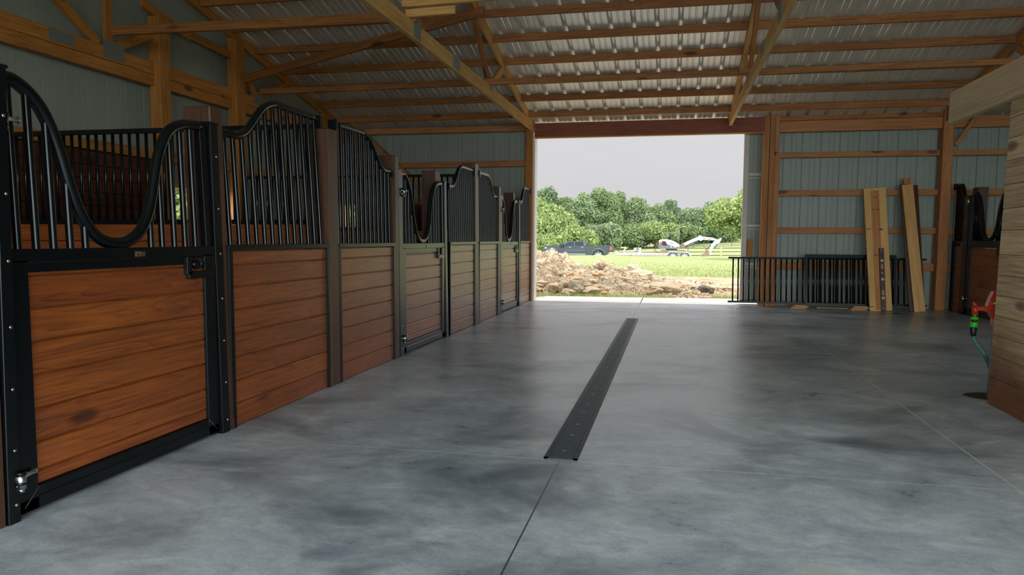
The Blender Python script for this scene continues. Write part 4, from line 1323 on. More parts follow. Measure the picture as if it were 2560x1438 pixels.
def pile_h(x, y):
    xs = [-9.5, -6.5, -4.6, -3.55, -2.95, -2.75, -2.58, -2.36, -2.23, -2.12, -2.02, -1.81, -1.5, -1.17, -0.75, -0.54, -0.32, 0.0, 0.4, 1.0]
    hs = [0.3, 0.68, 0.76, 0.76, 0.76, 0.75, 0.70, 0.77, 0.67, 0.54, 0.47, 0.39, 0.41, 0.47, 0.39, 0.29, 0.21, 0.13, 0.05, 0.0]
    c = float(np.interp(x, xs, hs))
    yc = 16.0
    front = 12.45 + max(0, (x + 1.2)) * 0.35
    if y < yc:
        k = min(1, max(0, (y - front) / max(0.6, (yc - front))))
    else:
        k = min(1, max(0, (19.5 - y) / 3.5))
    p = k ** 0.62
    return c * p


def lumps(q):
    w_ = q + Vector((mnoise.noise(q * 1.7), mnoise.noise(q * 1.7 + Vector((9, 1, 3))), 0)) * 0.18
    f1 = mnoise.voronoi(w_ * 1.9)[0][0]
    f2 = mnoise.voronoi(w_ * 4.3 + Vector((3, 7, 0)))[0][0]
    f3 = mnoise.voronoi(w_ * 9.0 + Vector((1, 4, 0)))[0][0]
    return 0.10 * mnoise.noise(q * 0.9) + 0.22 * (0.42 - f1) + 0.15 * (0.4 - f2) + 0.075 * (0.4 - f3) + 0.05 * abs(mnoise.noise(q * 13)) + 0.025 * mnoise.noise(q * 27)


pm = MB()
NXp, NYp = 520, 240
xa, xb_, ya_, yb_ = -9.0, 1.4, 12.4, 19.5
vs = []
for j in range(NYp + 1):
    for i in range(NXp + 1):
        x = xa + (xb_ - xa) * i / NXp
        y = ya_ + (yb_ - ya_) * j / NYp
        h = pile_h(x, y)
        q = Vector((x, y, 0))
        rough = min(1, h * 4)
        dz = lumps(q)
        vs.append((x, y, -0.08 + h + dz * rough - (0.04 if h <= 0.001 else 0)))
pm.add(vs, [(j * (NXp + 1) + i, j * (NXp + 1) + i + 1, (j + 1) * (NXp + 1) + i + 1, (j + 1) * (NXp + 1) + i) for j in range(NYp) for i in range(NXp)])
pm.build('dirt_pile', 'dirt', None, 'big pile of tan clay and rubble outside the open doorway', 'dirt pile', kind='thing')


def ground_at(x, y):
    q = Vector((x, y, 0))
    h = pile_h(x, y)
    dz = lumps(q)
    return -0.08 + h + dz * min(1, h * 4)


def place_rock(px, py, y, r, mat, seed, label=None, group=None):
    p = at_y(px, py, y)
    z = p.z
    return MB().rock((0, 0, 0), r, seed, 3, 0.3).xf(lambda v: (v.x + p.x, v.y + p.y, v.z + z)).build('rock', mat, None, label, 'rock', group)


place_rock(1440, 722, 12.75, (0.16, 0.13, 0.15), 'rock_grey', 1, 'biggest grey boulder at the foot of the dirt pile')
place_rock(1413, 712, 12.9, (0.13, 0.1, 0.1), 'rock_tan', 2, 'tan boulder left of the biggest grey boulder')
place_rock(1387, 720, 12.8, (0.1, 0.09, 0.085), 'rock_tan', 3, 'blocky pale rock at the foot of the pile, third left of the big boulder')
place_rock(1403, 721, 12.75, (0.055, 0.06, 0.085), 'rock_grey', 4, 'small upright grey rock wedged between two larger ones')
place_rock(1421, 731, 12.6, (0.13, 0.1, 0.06), 'rock_tan', 5, 'flat pale rock in the grass below the biggest boulder')
place_rock(1480, 729, 12.65, (0.16, 0.12, 0.07), 'rock_tan', 6, 'low pale rock right of the biggest boulder')
place_rock(1357, 674, 14.3, (0.14, 0.12, 0.07), 'rock_orange', 7, 'flat orange slab halfway up the left of the pile')
place_rock(1378, 669, 14.5, (0.09, 0.08, 0.05), 'rock_orange', 8, 'smaller orange stone right of the flat orange slab')
place_rock(1500, 662, 15.7, (0.17, 0.14, 0.085), 'rock_tan', 9, 'big clod standing on the middle of the pile crest')
place_rock(1507, 656, 15.6, (0.07, 0.08, 0.085), 'rock_tan', 10, 'pointed clod on top of the big crest clod')
place_rock(1494, 686, 13.9, (0.10, 0.08, 0.04), 'rock_orange', 11, 'rust-coloured stone in the middle of the pile')
place_rock(1402, 684, 14.0, (0.06, 0.06, 0.06), 'rock_grey', 12, 'round brown-grey stone below the orange stones')
place_rock(1667, 722, 12.75, (0.26, 0.13, 0.075), 'rock_tan', 13, 'long tan slab lying right of the pile')
place_rock(1641, 726, 12.65, (0.12, 0.09, 0.06), 'rock_tan', 14, 'tilted tan stone at the left end of the long slab')
place_rock(1690, 725, 12.7, (0.1, 0.09, 0.06), 'rock_tan', 15, 'tan stone at the right end of the long slab')
place_rock(1624, 733, 12.55, (0.05, 0.05, 0.04), 'rock_orange', 16, 'small orange stone beside the apron, left of the long slab')
place_rock(1510, 734, 12.5, (0.055, 0.05, 0.035), 'rock_orange', 17, 'small orange stone on the edge of the apron grass')
place_rock(1340, 724, 12.75, (0.1, 0.09, 0.05), 'rock_orange', 18, 'orange stones at the pile foot beside the white doorway trim')
place_rock(1605, 688, 15.4, (0.22, 0.16, 0.10), 'rock_tan', 19, 'dark clod at the right end of the pile crest')
place_rock(1580, 672, 15.8, (0.16, 0.14, 0.09), 'rock_tan', 20, 'clod on the sloping right shoulder of the pile')
place_rock(1763, 723, 13.2, (0.12, 0.09, 0.06), 'rock_dark', 21, 'dark grey rock lying alone on the bare earth')
place_rock(1779, 727, 13.1, (0.05, 0.05, 0.06), 'rock_dark', 22, 'small dark stone just right of the dark grey rock')
rr = random.Random(11)
for i in range(150):
    x = rr.uniform(-3.6, 0.8)
    y = rr.uniform(12.55, 15.9)
    h = pile_h(x, y)
    if h < 0.03 and rr.random() < 0.6:
        continue
    s_ = 0.022 + 0.075 * rr.random() ** 2.2
    z = ground_at(x, y) + s_ * 0.25
    MB().rock((x, y, z), (s_ * rr.uniform(0.9, 1.5), s_, s_ * rr.uniform(0.5, 0.9)), 30 + i, 2, 0.35).build('rock', rr.choice(['rock_tan', 'rock_tan', 'rock_tan', 'rock_grey', 'rock_grey', 'rock_orange']), None, 'loose stone scattered over the dirt pile', 'rock', 'loose stones on the dirt pile')
rb = MB()
for i in range(5000):
    x = rr.uniform(-4.5, 1.2)
    y = rr.uniform(12.5, 16.2)
    s_ = rr.uniform(0.01, 0.032)
    z = ground_at(x, y) + s_ * 0.3
    c_ = Vector((x, y, z))
    vs = [c_ + Vector((rr.uniform(-1, 1), rr.uniform(-1, 1), rr.uniform(-0.5, 1))) * s_ for _ in range(5)]
    rb.add(vs, [(0, 1, 2), (0, 2, 3), (0, 3, 4), (0, 4, 1), (1, 2, 3), (1, 3, 4)])
rb.build('rubble', 'rock_tan', None, 'fine crumbs of clay over the dirt pile', 'rubble', kind='stuff')
rb = MB()
for cxr, cyr, n in ((0.35, 14.9, 60), (1.0, 15.3, 50), (2.1, 15.6, 30), (0.8, 17.5, 20), (2.0, 18.0, 20)):
    for i in range(n):
        x, y = rr.gauss(cxr, 0.22), rr.gauss(cyr, 0.25)
        s_ = rr.uniform(0.02, 0.06)
        c_ = Vector((x, y, -0.06))
        vs = [c_ + Vector((rr.uniform(-1, 1), rr.uniform(-1, 1), rr.uniform(-0.3, 1))) * s_ for _ in range(5)]
        rb.add(vs, [(0, 1, 2), (0, 2, 3), (0, 3, 4), (0, 4, 1), (1, 2, 3), (1, 3, 4)])
rb.build('rubble', 'dirt', None, 'small brown clods strewn over the bare earth right of the pile', 'rubble', kind='stuff')
beam('edging_strip', (1.25, 13.35, -0.05), (2.6, 13.2, -0.05), 0.2, 0.07, 'tarp', label='black edging strip on the ground right of the dark grey rock', cat='edging')


def grass_patch(n, fx, fy, hmin, hmax, name, label, seed, wid=0.006, mat='grass_near'):
    r3 = random.Random(seed)
    mb = MB()
    for i in range(n):
        x, y = fx(r3), fy(r3)
        h = r3.uniform(hmin, hmax)
        a = r3.uniform(0, math.pi)
        dx, dy = math.cos(a) * wid, math.sin(a) * wid
        bx, by = r3.uniform(-0.5, 0.5) * h, r3.uniform(-0.5, 0.5) * h
        z = gz(x, y) - 0.005
        vs = [(x - dx, y - dy, z), (x + dx, y + dy, z), (x + bx * 0.4 + dx * 0.7, y + by * 0.4 + dy * 0.7, z + h * 0.6), (x + bx * 0.4 - dx * 0.7, y + by * 0.4 - dy * 0.7, z + h * 0.6), (x + bx, y + by, z + h)]
        mb.add(vs, [(0, 1, 2, 3), (3, 2, 4)])
    return mb.build(name, mat, None, label, 'grass', kind='stuff')


grass_patch(2600, lambda r: r.uniform(-2.3, 0.0) if r.random() < 0.8 else r.gauss(-1.0, 0.12), lambda r: 12.25 + abs(r.gauss(0, 0.22)), 0.04, 0.13, 'grass', 'tufts of grass between the apron and the dirt pile', 5)
grass_patch(1400, lambda r: r.uniform(0.65, 2.2), lambda r: 12.6 + abs(r.gauss(0, 0.2)), 0.04, 0.12, 'grass', 'tufts of grass at the right end of the apron', 6)
grass_patch(700, lambda r: r.uniform(-2.35, -2.0), lambda r: r.uniform(11.6, 12.6), 0.03, 0.1, 'grass', 'tufts of grass at the left end of the apron', 8)
grass_patch(9000, lambda r: r.uniform(-4.0, 5.0), lambda r: 20.6 + abs(r.gauss(0, 5.0)), 0.02, 0.07, 'grass', 'mown lawn beyond the bare earth', 7, 0.012, 'grass')

# ------------------------------------------------------------------ truck
YT = 66.0
KT = YT / F / 11.636
root0 = at_y(1340 + 1240 / 11.636, 590 + 640 / 11.636, YT)
TRZ = root0.z


def tp(zx, zz):
    return (root0.x + (zx - 1240) * KT, TRZ + (640 - zz) * KT)


def tpoly(l):
    return [tp(a, b) for a, b in l]


YF0, YF1 = YT - 0.9, YT + 0.9
root = thing('pickup_truck', 'dark grey crew-cab pickup parked behind the dirt pile', 'truck', (root0.x, YT, TRZ))
arch = lambda cx, r: [(cx + r * 1.28 * math.cos(a), 560 - 195 * math.sin(a) * (r / 150)) for a in [math.pi * k / 8 for k in range(0, 9)]]
body = [(232, 335), (250, 310), (320, 287), (600, 274), (690, 276), (1470, 282), (1478, 290), (2215, 276), (2238, 284), (2236, 320), (2222, 440), (2150, 470), (2040, 545)]
body += [(a, b) for a, b in arch(1840, 135)][0:]
body += [(1600, 545), (700, 545)] + arch(500, 135) + [(300, 520), (235, 470), (228, 380)]
MB().prism(tpoly(body), YF0, YF1).build('body', 'truck_paint', root)
cabp = tpoly([(660, 276), (930, 166), (985, 156), (1470, 158), (1492, 185), (1488, 284)])
cb = MB().prism(cabp, YF0 + 0.06, YF1 - 0.06)
zc0 = tp(0, 276)[1]
cb.xf(lambda v: (v.x, YT + (v.y - YT) * (1 - 0.09 * max(0, v.z - zc0) / 0.35), v.z))
cb.build('cab', 'truck_paint', root)
for poly, nm in (([(840, 275), (985, 176), (1060, 172), (1062, 278)], 'side_window'), ([(1072, 278), (1072, 172), (1130, 170), (1132, 278)], 'side_window'), ([(1165, 278), (1160, 170), (1385, 168), (1410, 190), (1408, 276)], 'side_window')):
    p_ = tpoly(poly)
    m_ = MB().prism(p_, YF0 + 0.045, YF0 + 0.075)
    m_.xf(lambda v: (v.x, v.y + 0.075 * max(0, v.z - zc0) / 0.35, v.z))
    m_.build(nm, 'glass_dark', root)
MB().prism(tpoly([(672, 272), (690, 270), (940, 168), (925, 164)]), YF0 + 0.15, YF1 - 0.15).build('windscreen', 'glass_dark', root)
MB().cbox(tp(745, 0)[0], tp(845, 0)[0], YF0 - 0.2, YF0 - 0.02, tp(0, 325)[1], tp(0, 232)[1], 0.03).build('wing_mirror', 'black_dull', root)


def wheel(parent, cxz, y, rx, rz, wd, rim='alloy', hubr=0.6, name='wheel'):
    cx_, cz_ = cxz
    we = empty(name, (cx_, y, cz_), parent)
    n = 28
    t_ = MB()
    prof = [(1.0, -wd * 0.4), (0.97, -wd * 0.5), (0.72, -wd * 0.5), (0.70, -wd * 0.35), (0.70, wd * 0.4), (0.97, wd * 0.5), (1.0, wd * 0.4)]
    vs, fs = [], []
    for k in range(n):
        a = 2 * math.pi * k / n
        for r_, d in prof:
            vs.append((cx_ + rx * r_ * math.cos(a), y + d, cz_ + rz * r_ * math.sin(a)))
    m_ = len(prof)
    for k in range(n):
        for q in range(m_):
            fs.append((k * m_ + q, ((k + 1) % n) * m_ + q, ((k + 1) % n) * m_ + (q + 1) % m_, k * m_ + (q + 1) % m_))
    t_.add(vs, fs, True)
    t_.build('tyre', 'tyre', we)
    r_ = MB()
    for k in range(8):
        a = 2 * math.pi * k / 8
        ca, sa = math.cos(a), math.sin(a)
        pa, pb = -sa, ca
        w0, w1 = 0.08, 0.13
        P4 = [(ca * 0.12 + pa * w0, sa * 0.12 + pb * w0), (ca * 0.7 + pa * w1, sa * 0.7 + pb * w1), (ca * 0.7 - pa * w1, sa * 0.7 - pb * w1), (ca * 0.12 - pa * w0, sa * 0.12 - pb * w0)]
        r_.prism([(cx_ + p[0] * rx, cz_ + p[1] * rz) for p in P4], y - wd * 0.42, y - wd * 0.34)
    ring = [(cx_ + 0.18 * rx * math.cos(2 * math.pi * k / 16), cz_ + 0.18 * rz * math.sin(2 * math.pi * k / 16)) for k in range(16)]
    r_.prism(ring, y - wd * 0.47, y - wd * 0.33)
    r_.build('rim', rim, we)
    d_ = MB().prism([(cx_ + 0.7 * rx * math.cos(2 * math.pi * k / 20), cz_ + 0.7 * rz * math.sin(2 * math.pi * k / 20)) for k in range(20)], y - wd * 0.25, y - wd * 0.15)
    d_.build('rim_back', 'black_plastic', we)
    return we


for zx in (1840, 500):
    for yy in (YF0 + 0.14, YF1 - 0.14):
        wheel(root, tp(zx, 545), yy, 146 * KT, 108 * KT, 0.26)
for zx in (1840, 500):
    am = MB()
    pts = [tp(zx + 178 * math.cos(a), 548 - 190 * math.sin(a)) for a in [math.pi * k / 10 for k in range(11)]]
    am.tube([(p[0], YF0 - 0.01, p[1]) for p in pts], 0.05, 8)
    am.build('wheel_arch', 'digger_grey', root)
MB().cbox(tp(2165, 0)[0], tp(2228, 0)[0], YF0 - 0.015, YF0 + 0.12, tp(0, 410)[1], tp(0, 308)[1], 0.02).build('tail_light', 'tail_red', root)
MB().cbox(tp(2135, 0)[0], tp(2255, 0)[0], YF0 + 0.02, YF1 - 0.02, tp(0, 500)[1], tp(0, 455)[1], 0.02).build('rear_bumper', 'chrome', root)
MB().cbox(tp(285, 0)[0], tp(345, 0)[0], YF0 - 0.012, YF0 + 0.15, tp(0, 375)[1], tp(0, 330)[1], 0.02).build('headlight', 'digger_white', root)
for zx in (1020, 1375):
    MB().cbox(tp(zx - 22, 0)[0], tp(zx + 28, 0)[0], YF0 - 0.03, YF0, tp(0, 335)[1], tp(0, 322)[1], 0.006).build('door_handle', 'chrome', root)
MB().cbox(tp(860, 0)[0], tp(1475, 0)[0], YF0 - 0.06, YF0 + 0.1, tp(0, 535)[1], tp(0, 515)[1], 0.01).build('running_board', 'chrome', root)
MB().box(tp(1464, 0)[0], tp(1476, 0)[0], YF0 - 0.006, YF0 + 0.02, tp(0, 520)[1], tp(0, 290)[1]).box(tp(1086, 0)[0], tp(1090, 0)[0], YF0 - 0.006, YF0 + 0.02, tp(0, 520)[1], tp(0, 290)[1]).build('door_gap', 'black_plastic', root)
MB().box(tp(850, 0)[0], tp(1460, 0)[0], YF0 - 0.012, YF0 + 0.02, tp(0, 416)[1], tp(0, 404)[1]).build('side_moulding', 'digger_grey', root)

# ------------------------------------------------------------------ trailer and excavator
YE = 66.0
KE = YE / F / 7.758
e0 = at_y(1540 + 1000 / 7.758, 570 + 580 / 7.758, YE)


def ep(zx, zz):
    return (e0.x + (zx - 1000) * KE, e0.z + (580 - zz) * KE)


def epoly(l):
    return [ep(a, b) for a, b in l]


root = thing('equipment_trailer', 'pale twin-axle equipment trailer hitched behind the pickup', 'trailer', (e0.x, YE, e0.z))
MB().prism(epoly([(350, 485), (1430, 488), (1430, 530), (350, 540)]), YE - 0.95, YE + 0.95).build('deck', 'trailer_grey', root)
MB().prism(epoly([(-40, 500), (30, 462), (90, 488), (350, 480), (350, 535), (20, 535)]), YE - 0.25, YE + 0.25).build('tongue', 'trailer_grey', root)
MB().prism(epoly([(172, 530), (172, 430), (195, 405), (225, 398), (228, 415), (200, 428), (192, 530)]), YE - 0.15, YE - 0.05).build('jack', 'trailer_grey', root)
tb = MB().prism(epoly([(372, 395), (505, 392), (508, 490), (372, 490)]), YE - 0.6, YE + 0.6).build('tool_box', 'trailer_grey', root)
MB().prism(epoly([(385, 445), (462, 445), (462, 480), (380, 482)]), YE - 0.615, YE - 0.595).build('rust_panel', 'rust', tb)
MB().prism(epoly([(400, 400), (465, 400), (465, 440), (420, 430)]), YE - 0.612, YE - 0.598).build('grey_panel', 'digger_grey', tb)  # flat dark grey shape on the tool box face
MB().prism(epoly([(975, 512), (1030, 452), (1380, 462), (1432, 540), (1412, 540), (1368, 480), (1042, 470), (995, 525)]), YE - 1.15, YE - 0.9).build('fender', 'trailer_grey', root)
for zx in (1100, 1312):
    wheel(root, ep(zx, 535), YE - 1.02, 84 * KE, 66 * KE, 0.2, 'trailer_grey')
for zx in (410, 490, 560, 625, 690, 750, 830, 900):
    MB().prism(epoly([(zx, 508), (zx + 30, 508), (zx + 30, 520), (zx, 520)]), YE - 0.962, YE - 0.945).build('reflector', 'digger_orange', root)

root = thing('mini_excavator', 'white and charcoal mini excavator riding on the trailer', 'excavator', (e0.x, YE, ep(0, 485)[1]))
MB().prism(epoly([(835, 250), (870, 234), (970, 228), (1060, 246), (1140, 280), (1215, 330), (1215, 385), (1150, 378), (985, 320), (955, 268), (900, 262), (835, 285)]), YE - 0.75, YE + 0.75).build('engine_cover', 'digger_white', root)
MB().prism(epoly([(823, 322), (890, 316), (985, 332), (1215, 372), (1215, 400), (1200, 410), (840, 405), (823, 385)]), YE - 0.77, YE + 0.77).build('lower_skirt', 'digger_grey', root)
MB().prism(epoly([(905, 266), (952, 264), (990, 328), (960, 350), (905, 345), (888, 318)]), YE - 0.775, YE + 0.7).build('side_grille', 'black_dull', root)
MB().prism(epoly([(833, 285), (895, 264), (898, 290), (860, 316), (835, 318)]), YE - 0.77, YE + 0.7).build('corner_light', 'digger_orange', root)
MB().prism(epoly([(1018, 284), (1085, 296), (1125, 318), (1050, 308)]), YE - 0.765, YE - 0.7).build('stripe_decal', 'digger_orange', root)
MB().prism(epoly([(884, 370), (930, 368), (930, 378), (886, 381)]), YE - 0.785, YE - 0.7).build('reflector', 'digger_orange', root)
dm = MB().prism(epoly([(1045, 362), (1076, 360), (1074, 375), (1060, 384), (1046, 374)]), YE - 0.785, YE - 0.7)
for i, (a, b) in enumerate(((1106, 1122), (1128, 1146), (1150, 1160))):
    dm.prism(epoly([(a, 362), (b, 364), (b, 380), (a, 380)]), YE - 0.785, YE - 0.7)
dm.build('model_decal', 'digger_white', root)
cn = MB()
for (a, b) in (((955, 108), (942, 232)), ((1172, 108), (1165, 285)), ((1205, 108), (1197, 330))):
    for yy in (YE - 0.6, YE + 0.6):
        pa, pb = ep(*a), ep(*b)
        cn.tube([(pa[0], yy, pa[1]), (pb[0], yy, pb[1])], 0.032, 8)
cn.build('canopy_posts', 'digger_grey', root)
MB().prism(epoly([(938, 112), (945, 95), (1205, 96), (1218, 112), (1205, 118), (950, 116)]), YE - 0.68, YE + 0.68).build('canopy_roof', 'digger_grey', root)
MB().prism(epoly([(1045, 250), (1058, 180), (1080, 180), (1085, 235), (1130, 262)]), YE - 0.25, YE + 0.25).build('seat', 'black_plastic', root)
MB().prism(epoly([(960, 404), (1180, 404), (1170, 428), (970, 428)]), YE - 0.5, YE + 0.5).build('turntable', 'black_dull', root)
for yy in (YE - 0.62, YE + 0.62):
    MB().prism(epoly([(855, 455), (880, 432), (1300, 432), (1340, 450), (1335, 474), (1290, 484), (890, 484), (858, 474)]), yy - 0.17, yy + 0.17).build('track', 'rust', root)
MB().prism(epoly([(720, 485), (735, 448), (800, 452), (800, 482)]), YE - 0.8, YE + 0.8).build('blade', 'rust', root)
MB().prism(epoly([(1225, 345), (1270, 300), (1310, 320), (1315, 390), (1285, 410), (1230, 395)]), YE - 0.2, YE + 0.2).build('swing_bracket', 'rust', root)
MB().prism(epoly([(1275, 335), (1265, 312), (1400, 245), (1545, 182), (1575, 150), (1640, 178), (1800, 192), (1895, 225), (1900, 250), (1790, 240), (1640, 236), (1605, 258), (1560, 238), (1440, 290), (1310, 350)]), YE - 0.11, YE + 0.11).build('boom', 'digger_white', root)
dc = MB().prism(epoly([(1648, 200), (1680, 200), (1690, 222), (1655, 222)]), YE - 0.115, YE - 0.1).prism(epoly([(1730, 214), (1790, 216), (1792, 236), (1735, 232)]), YE - 0.115, YE - 0.1)
dc.build('boom_decal', 'digger_orange', root)
pa, pb = ep(1320, 385), ep(1540, 262)
MB().tube([(pa[0], YE, pa[1]), (pb[0], YE, pb[1])], 0.05, 8).build('boom_cylinder', 'digger_grey', root)
MB().prism(epoly([(1855, 250), (1900, 240), (1945, 205), (1975, 196), (1978, 225), (1940, 290), (1850, 335), (1800, 440), (1795, 520), (1765, 520), (1775, 400), (1800, 320)]), YE - 0.1, YE + 0.1).build('arm', 'digger_white', root)
pa, pb = ep(1910, 310), ep(1850, 400)
MB().tube([(pa[0], YE, pa[1]), (pb[0], YE, pb[1])], 0.05, 8).build('arm_cylinder', 'digger_grey', root)
pa, pb = ep(1790, 325), ep(1720, 410)
MB().tube([(pa[0], YE, pa[1]), (pb[0], YE, pb[1])], 0.05, 8).build('arm_cylinder', 'digger_grey', root)
MB().prism(epoly([(1635, 345), (1672, 345), (1755, 450), (1710, 455)]), YE - 0.12, YE + 0.12).build('thumb', 'rust', root)
MB().prism(epoly([(1590, 530), (1745, 450), (1760, 462), (1755, 540), (1620, 545)]), YE - 0.3, YE + 0.3).build('bucket', 'rust', root)


# ------------------------------------------------------------------ fences
def fence(y, pxs, rails, label, hpost, rail_mat='fence_black', post_px=None, px0=1480, px1=1960, hh=0.07):
    a = at_y(px0, 620, y)
    b = at_y(px1, 620, y)
    zmin = min(at_y(px0, r[0], y).z for r in rails)
    root = thing('rail_fence', label, 'fence', ((a.x + b.x) / 2, y, zmin))
    for (l, r) in rails:
        p, q = at_y(px0, l, y), at_y(px1, r, y)
        beam('rail', p, q, 0.05, hh, rail_mat, root)
    for (px, t0, t1, wd, mt) in post_px:
        p, q = at_y(px, t0, y - 0.04), at_y(px, t1, y - 0.04)
        MB().cbox(p.x - wd / 2, p.x + wd / 2, p.y - 0.06, p.y + 0.0, q.z, p.z, 0.01).build('post', mt, root)
    return root


fence(80, None, [(622.5, 619.5), (631.5, 629), (640, 638)], 'black three-rail fence just behind the trailer', 0.9,
      post_px=[(1803, 618.5, 641, 0.17, 'fence_post'), (1546, 621, 641, 0.05, 'fence_black'), (1638, 618, 641, 0.05, 'fence_black'), (1720, 618, 641, 0.05, 'fence_black')])
fence(95, None, [(613, 602.5), (616.5, 607), (620, 611.5)], 'black rail fence higher up the pasture slope', 0.9, px0=1640, px1=1960, hh=0.06,
      post_px=[(1733, 605, 620, 0.05, 'fence_black'), (1830, 602, 616, 0.05, 'fence_black'), (1685, 609, 621, 0.05, 'fence_black')])


# ------------------------------------------------------------------ trees
def crown_mesh(name, cx_, cy_, z0, z1, rx, ry, mat, nblob, leaves, lsize, seed, hang=0.0):
    r4 = random.Random(seed)
    npr = np.random.default_rng(seed)
    zc, rz = (z0 + z1) / 2, (z1 - z0) / 2
    blobs = []
    for i in range(nblob):
        while True:
            u = Vector((r4.uniform(-1, 1), r4.uniform(-1, 1), r4.uniform(-1, 1)))
            if 0.25 < u.length < 0.95:
                break
        br = r4.uniform(0.28, 0.48) * min(rx, rz) * 0.95
        k = 1 - br / max(rx, rz)
        wz = 1.0 if u.z < 0.2 else 1.0 - 0.15 * u.z
        blobs.append((cx_ + u.x * (rx - br * 0.6) * wz, cy_ + u.y * (ry - br * 0.6) * wz, zc + u.z * (rz - br), br))
    B = np.array(blobs)
    vol = B[:, 3] ** 2
    idx = npr.choice(nblob, size=leaves, p=vol / vol.sum())
    d = npr.normal(size=(leaves, 3))
    d /= np.linalg.norm(d, axis=1)[:, None]
    rad = B[idx, 3] * (1 - 0.35 * npr.random(leaves) ** 2) * (1 + 0.12 * npr.normal(size=leaves))
    c = B[idx, :3] + d * rad[:, None] * np.array([1, 1, 0.85])
    n = d + 0.7 * npr.normal(size=(leaves, 3))
    n /= np.linalg.norm(n, axis=1)[:, None]
    a = np.cross(n, npr.normal(size=(leaves, 3)))
    a /= np.linalg.norm(a, axis=1)[:, None]
    b = np.cross(n, a)
    s_ = lsize * (0.6 + 0.8 * npr.random(leaves))[:, None]
    V = np.stack([c - a * s_, c - b * s_ * 0.55 + a * s_ * 0.1, c + a * s_, c + b * s_ * 0.55 + a * s_ * 0.1], axis=1).reshape(-1, 3)
    org = np.array([cx_, cy_, z0])
    me = bpy.data.meshes.new(name)
    me.vertices.add(len(V))
    me.vertices.foreach_set('co', (V - org).astype(np.float32).ravel())
    me.loops.add(leaves * 4)
    me.loops.foreach_set('vertex_index', np.arange(leaves * 4, dtype=np.int32))
    me.polygons.add(leaves)
    me.polygons.foreach_set('loop_start', np.arange(0, leaves * 4, 4, dtype=np.int32))
    me.polygons.foreach_set('loop_total', np.full(leaves, 4, dtype=np.int32))
    me.update(calc_edges=True)
    me.materials.append(M[mat])
    return me, Vector(org)


def tree(px, ptop, pbot, pw, D, mat, label, seed, leaves=2600, lsize=0.2, nblob=26, name='tree', cat='tree', depth=None):
    t_ = at_y(px, ptop, D)
    b_ = at_y(px, pbot, D)
    rx = pw / 2 / F * D
    gzv = gz(t_.x, D)
    root = thing(name, label, cat, (t_.x, D, gzv), 'trees beyond the field')
    me, org = crown_mesh('crown', t_.x, D, b_.z, t_.z, rx, depth or rx * 0.8, mat, nblob, leaves, lsize, seed)
    o = bpy.data.objects.new('crown', me)
    COL.objects.link(o)
    o.parent = root
    o.location = org - WL[root.name]
    WL[o.name] = org
    r5 = random.Random(seed)
    tr = MB()
    hgt = max(0.3, (b_.z - gzv) + (t_.z - b_.z) * 0.6)
    tr.tube([(t_.x, D, gzv - 0.1), (t_.x + r5.uniform(-0.1, 0.1), D, gzv + hgt * 0.5), (t_.x + r5.uniform(-0.2, 0.2), D, gzv + hgt)], [0.045 * rx + 0.06, 0.03 * rx + 0.05, 0.03], 8)
    for k in range(5):
        a = r5.uniform(0, 2 * math.pi)
        z_ = gzv + hgt * r5.uniform(0.45, 0.95)
        tr.tube([(t_.x, D, z_), (t_.x + math.cos(a) * rx * 0.6, D + math.sin(a) * rx * 0.5, z_ + (t_.z - b_.z) * 0.18)], [0.07, 0.025], 6)
    tr.build('trunk', 'bark', root)
    return root


TREES = [
    (1332, 467, 662, 141, 96, 'leaf_light', 'broad pale tree partly hidden behind the left edge of the doorway', 5200),
    (1362, 454, 622, 101, 104, 'leaf_dark', 'tall dark tree at the left end of the tree line', 4200),
    (1412, 471, 632, 99, 108, 'leaf_mid', 'tree just right of the tall dark left tree', 4000),
    (1374, 501, 652, 153, 86, 'leaf_light', 'bright lime tree in front of the left end of the tree line', 6200),
    (1463, 465, 637, 99, 102, 'leaf_grey', 'tall tree above the cab of the pickup', 4400),
    (1503, 458, 637, 101, 104, 'leaf_mid', 'tallest tree in the middle of the tree line, above the pickup bed', 4800),
    (1552, 467, 634, 80, 110, 'leaf_mid', 'narrow-topped tree right of the tallest middle tree', 3600),
    (1590, 483, 634, 99, 108, 'leaf_grey', 'rounded tree above the trailer tongue', 4000),
    (1640, 497, 630, 99, 112, 'leaf_mid', 'lower tree left of the excavator canopy', 3600),
    (1682, 490, 628, 77, 118, 'leaf_dark', 'dark distant tree above the excavator canopy', 3200),
    (1724, 500, 628, 94, 116, 'leaf_grey', 'grey-green distant tree above the excavator boom', 3400),
    (1778, 492, 626, 108, 114, 'leaf_dark', 'dark tree behind the end of the excavator boom', 3800),
    (1826, 494, 624, 94, 114, 'leaf_mid', 'distant tree behind the near leafy branch at right', 3400),
    (1440, 555, 642, 129, 84, 'leaf_light', 'low lime bush behind the pickup cab', 4600),
    (1370, 579, 650, 118, 80, 'leaf_light', 'low pale bush behind the pickup bonnet', 3800),
    (1505, 544, 640, 113, 92, 'leaf_grey', 'grey-green bush behind the pickup bed', 4200),
    (1575, 549, 626, 106, 104, 'leaf_mid', 'mid green bush at the foot of the tree line above the trailer tongue', 3400),
    (1640, 544, 618, 118, 106, 'leaf_light', 'pale green bush left of the excavator canopy', 3600),
    (1706, 549, 612, 113, 108, 'leaf_mid', 'shaded bush between the canopy and boom of the excavator', 3200),
]
for i, (px, tpx, bpx, pw, D, mt, lab, lv_) in enumerate(TREES):
    tree(px, tpx, bpx, pw, D, mt, lab, 40 + i, leaves=lv_ * 4, lsize=0.155, nblob=44)
tree(1865, 462, 612, 200, 40, 'leaf_light', 'nearest tree, its leafy branches hanging in at the right of the doorway', 77, leaves=12000, lsize=0.085, nblob=44, depth=2.2)

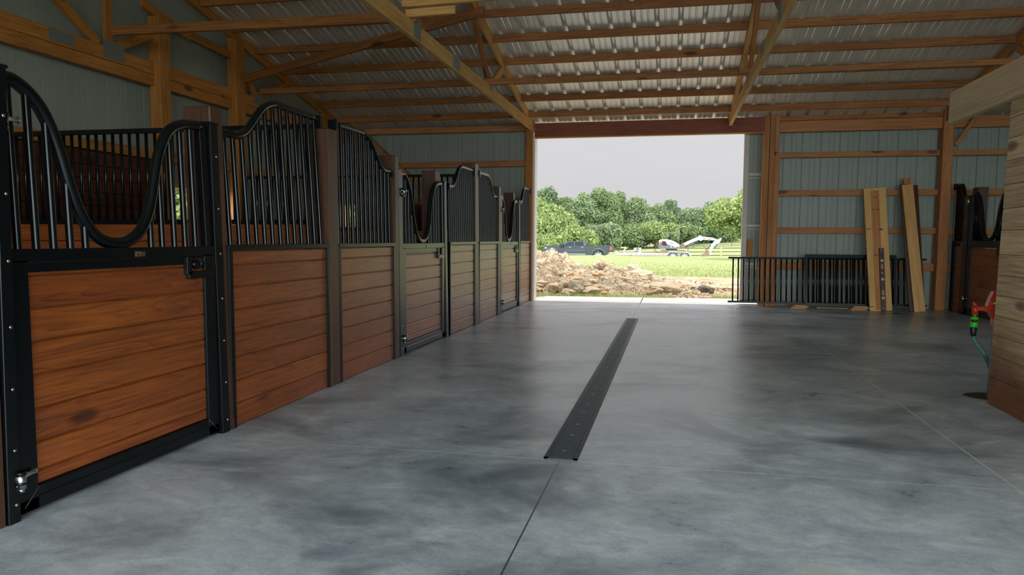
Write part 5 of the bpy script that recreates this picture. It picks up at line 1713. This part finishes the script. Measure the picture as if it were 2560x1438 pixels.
tree_l = [(11.3, -7.9, 'leafy bush outside the gable window, glimpsed through the bars of the nearest door'), (13.2, -6.1, 'leafy bush outside the small far corner window, glimpsed through the second stall bars')]
for i, (yy, xx, lab) in enumerate(tree_l):
    root = thing('bush', lab, 'bush', (xx, yy, -0.07))
    me, org = crown_mesh('crown', xx, yy, -0.05, 2.3, 0.9, 1.5, 'leaf_light', 16, 1600, 0.09, 90 + i)
    o = bpy.data.objects.new('crown', me)
    COL.objects.link(o)
    o.parent = root
    o.location = org - WL[root.name]
    MB().tube([(xx, yy, -0.1), (xx, yy, 1.2)], [0.06, 0.03], 8).build('trunk', 'bark', root)

# ------------------------------------------------------------------ light
sun = bpy.data.lights.new('sun', 'SUN')
sun.energy = 2.7
sun.angle = math.radians(0.6)
sun.color = (1.0, 0.96, 0.9)
so = bpy.data.objects.new('sun', sun)
COL.objects.link(so)
sd = Vector((0.05, 0.125, 1.0)).normalized()
so.rotation_euler = sd.to_track_quat('Z', 'Y').to_euler()
so.location = (0, 30, 40)

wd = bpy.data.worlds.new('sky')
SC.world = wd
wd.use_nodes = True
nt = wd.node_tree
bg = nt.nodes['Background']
tc = nt.nodes.new('ShaderNodeTexCoord')
sp = nt.nodes.new('ShaderNodeSeparateXYZ')
nt.links.new(tc.outputs['Generated'], sp.inputs[0])
# pale sky; upper sky and band behind the viewer brightened as added interior fill
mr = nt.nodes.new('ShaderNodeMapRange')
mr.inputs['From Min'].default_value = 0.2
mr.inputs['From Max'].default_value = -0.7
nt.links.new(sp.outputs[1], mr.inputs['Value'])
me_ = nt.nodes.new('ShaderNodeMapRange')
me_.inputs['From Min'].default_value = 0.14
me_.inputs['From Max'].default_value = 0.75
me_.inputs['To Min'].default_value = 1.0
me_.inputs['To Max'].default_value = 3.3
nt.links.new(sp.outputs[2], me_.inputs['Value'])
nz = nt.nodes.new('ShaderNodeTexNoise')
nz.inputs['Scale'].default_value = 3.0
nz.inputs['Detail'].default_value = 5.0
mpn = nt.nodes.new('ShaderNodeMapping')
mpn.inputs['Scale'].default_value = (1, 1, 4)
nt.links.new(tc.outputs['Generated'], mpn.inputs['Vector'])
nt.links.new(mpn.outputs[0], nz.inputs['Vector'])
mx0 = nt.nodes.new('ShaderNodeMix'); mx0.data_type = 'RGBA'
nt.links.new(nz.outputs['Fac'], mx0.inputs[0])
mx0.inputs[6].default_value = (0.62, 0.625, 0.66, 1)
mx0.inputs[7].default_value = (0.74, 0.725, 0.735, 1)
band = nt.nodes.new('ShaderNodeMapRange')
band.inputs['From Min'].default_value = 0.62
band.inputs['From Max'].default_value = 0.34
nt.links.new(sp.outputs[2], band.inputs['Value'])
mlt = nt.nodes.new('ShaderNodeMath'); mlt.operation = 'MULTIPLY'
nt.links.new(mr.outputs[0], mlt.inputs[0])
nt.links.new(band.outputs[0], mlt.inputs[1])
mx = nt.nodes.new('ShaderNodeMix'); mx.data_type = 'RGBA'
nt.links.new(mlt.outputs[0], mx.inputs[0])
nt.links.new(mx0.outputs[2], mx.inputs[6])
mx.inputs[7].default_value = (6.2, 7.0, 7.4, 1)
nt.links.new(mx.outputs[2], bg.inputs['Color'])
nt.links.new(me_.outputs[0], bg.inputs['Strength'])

SC.view_settings.view_transform = 'Standard'
SC.view_settings.look = 'None'
SC.view_settings.exposure = 0.0
SC.view_settings.gamma = 1.0
SC.view_settings.use_curve_mapping = False
SC.cycles.use_denoising = True
SC.cycles.max_bounces = 8
SC.cycles.diffuse_bounces = 5
SC.cycles.glossy_bounces = 4
SC.cycles.transmission_bounces = 4
SC.cycles.sample_clamp_indirect = 6.0
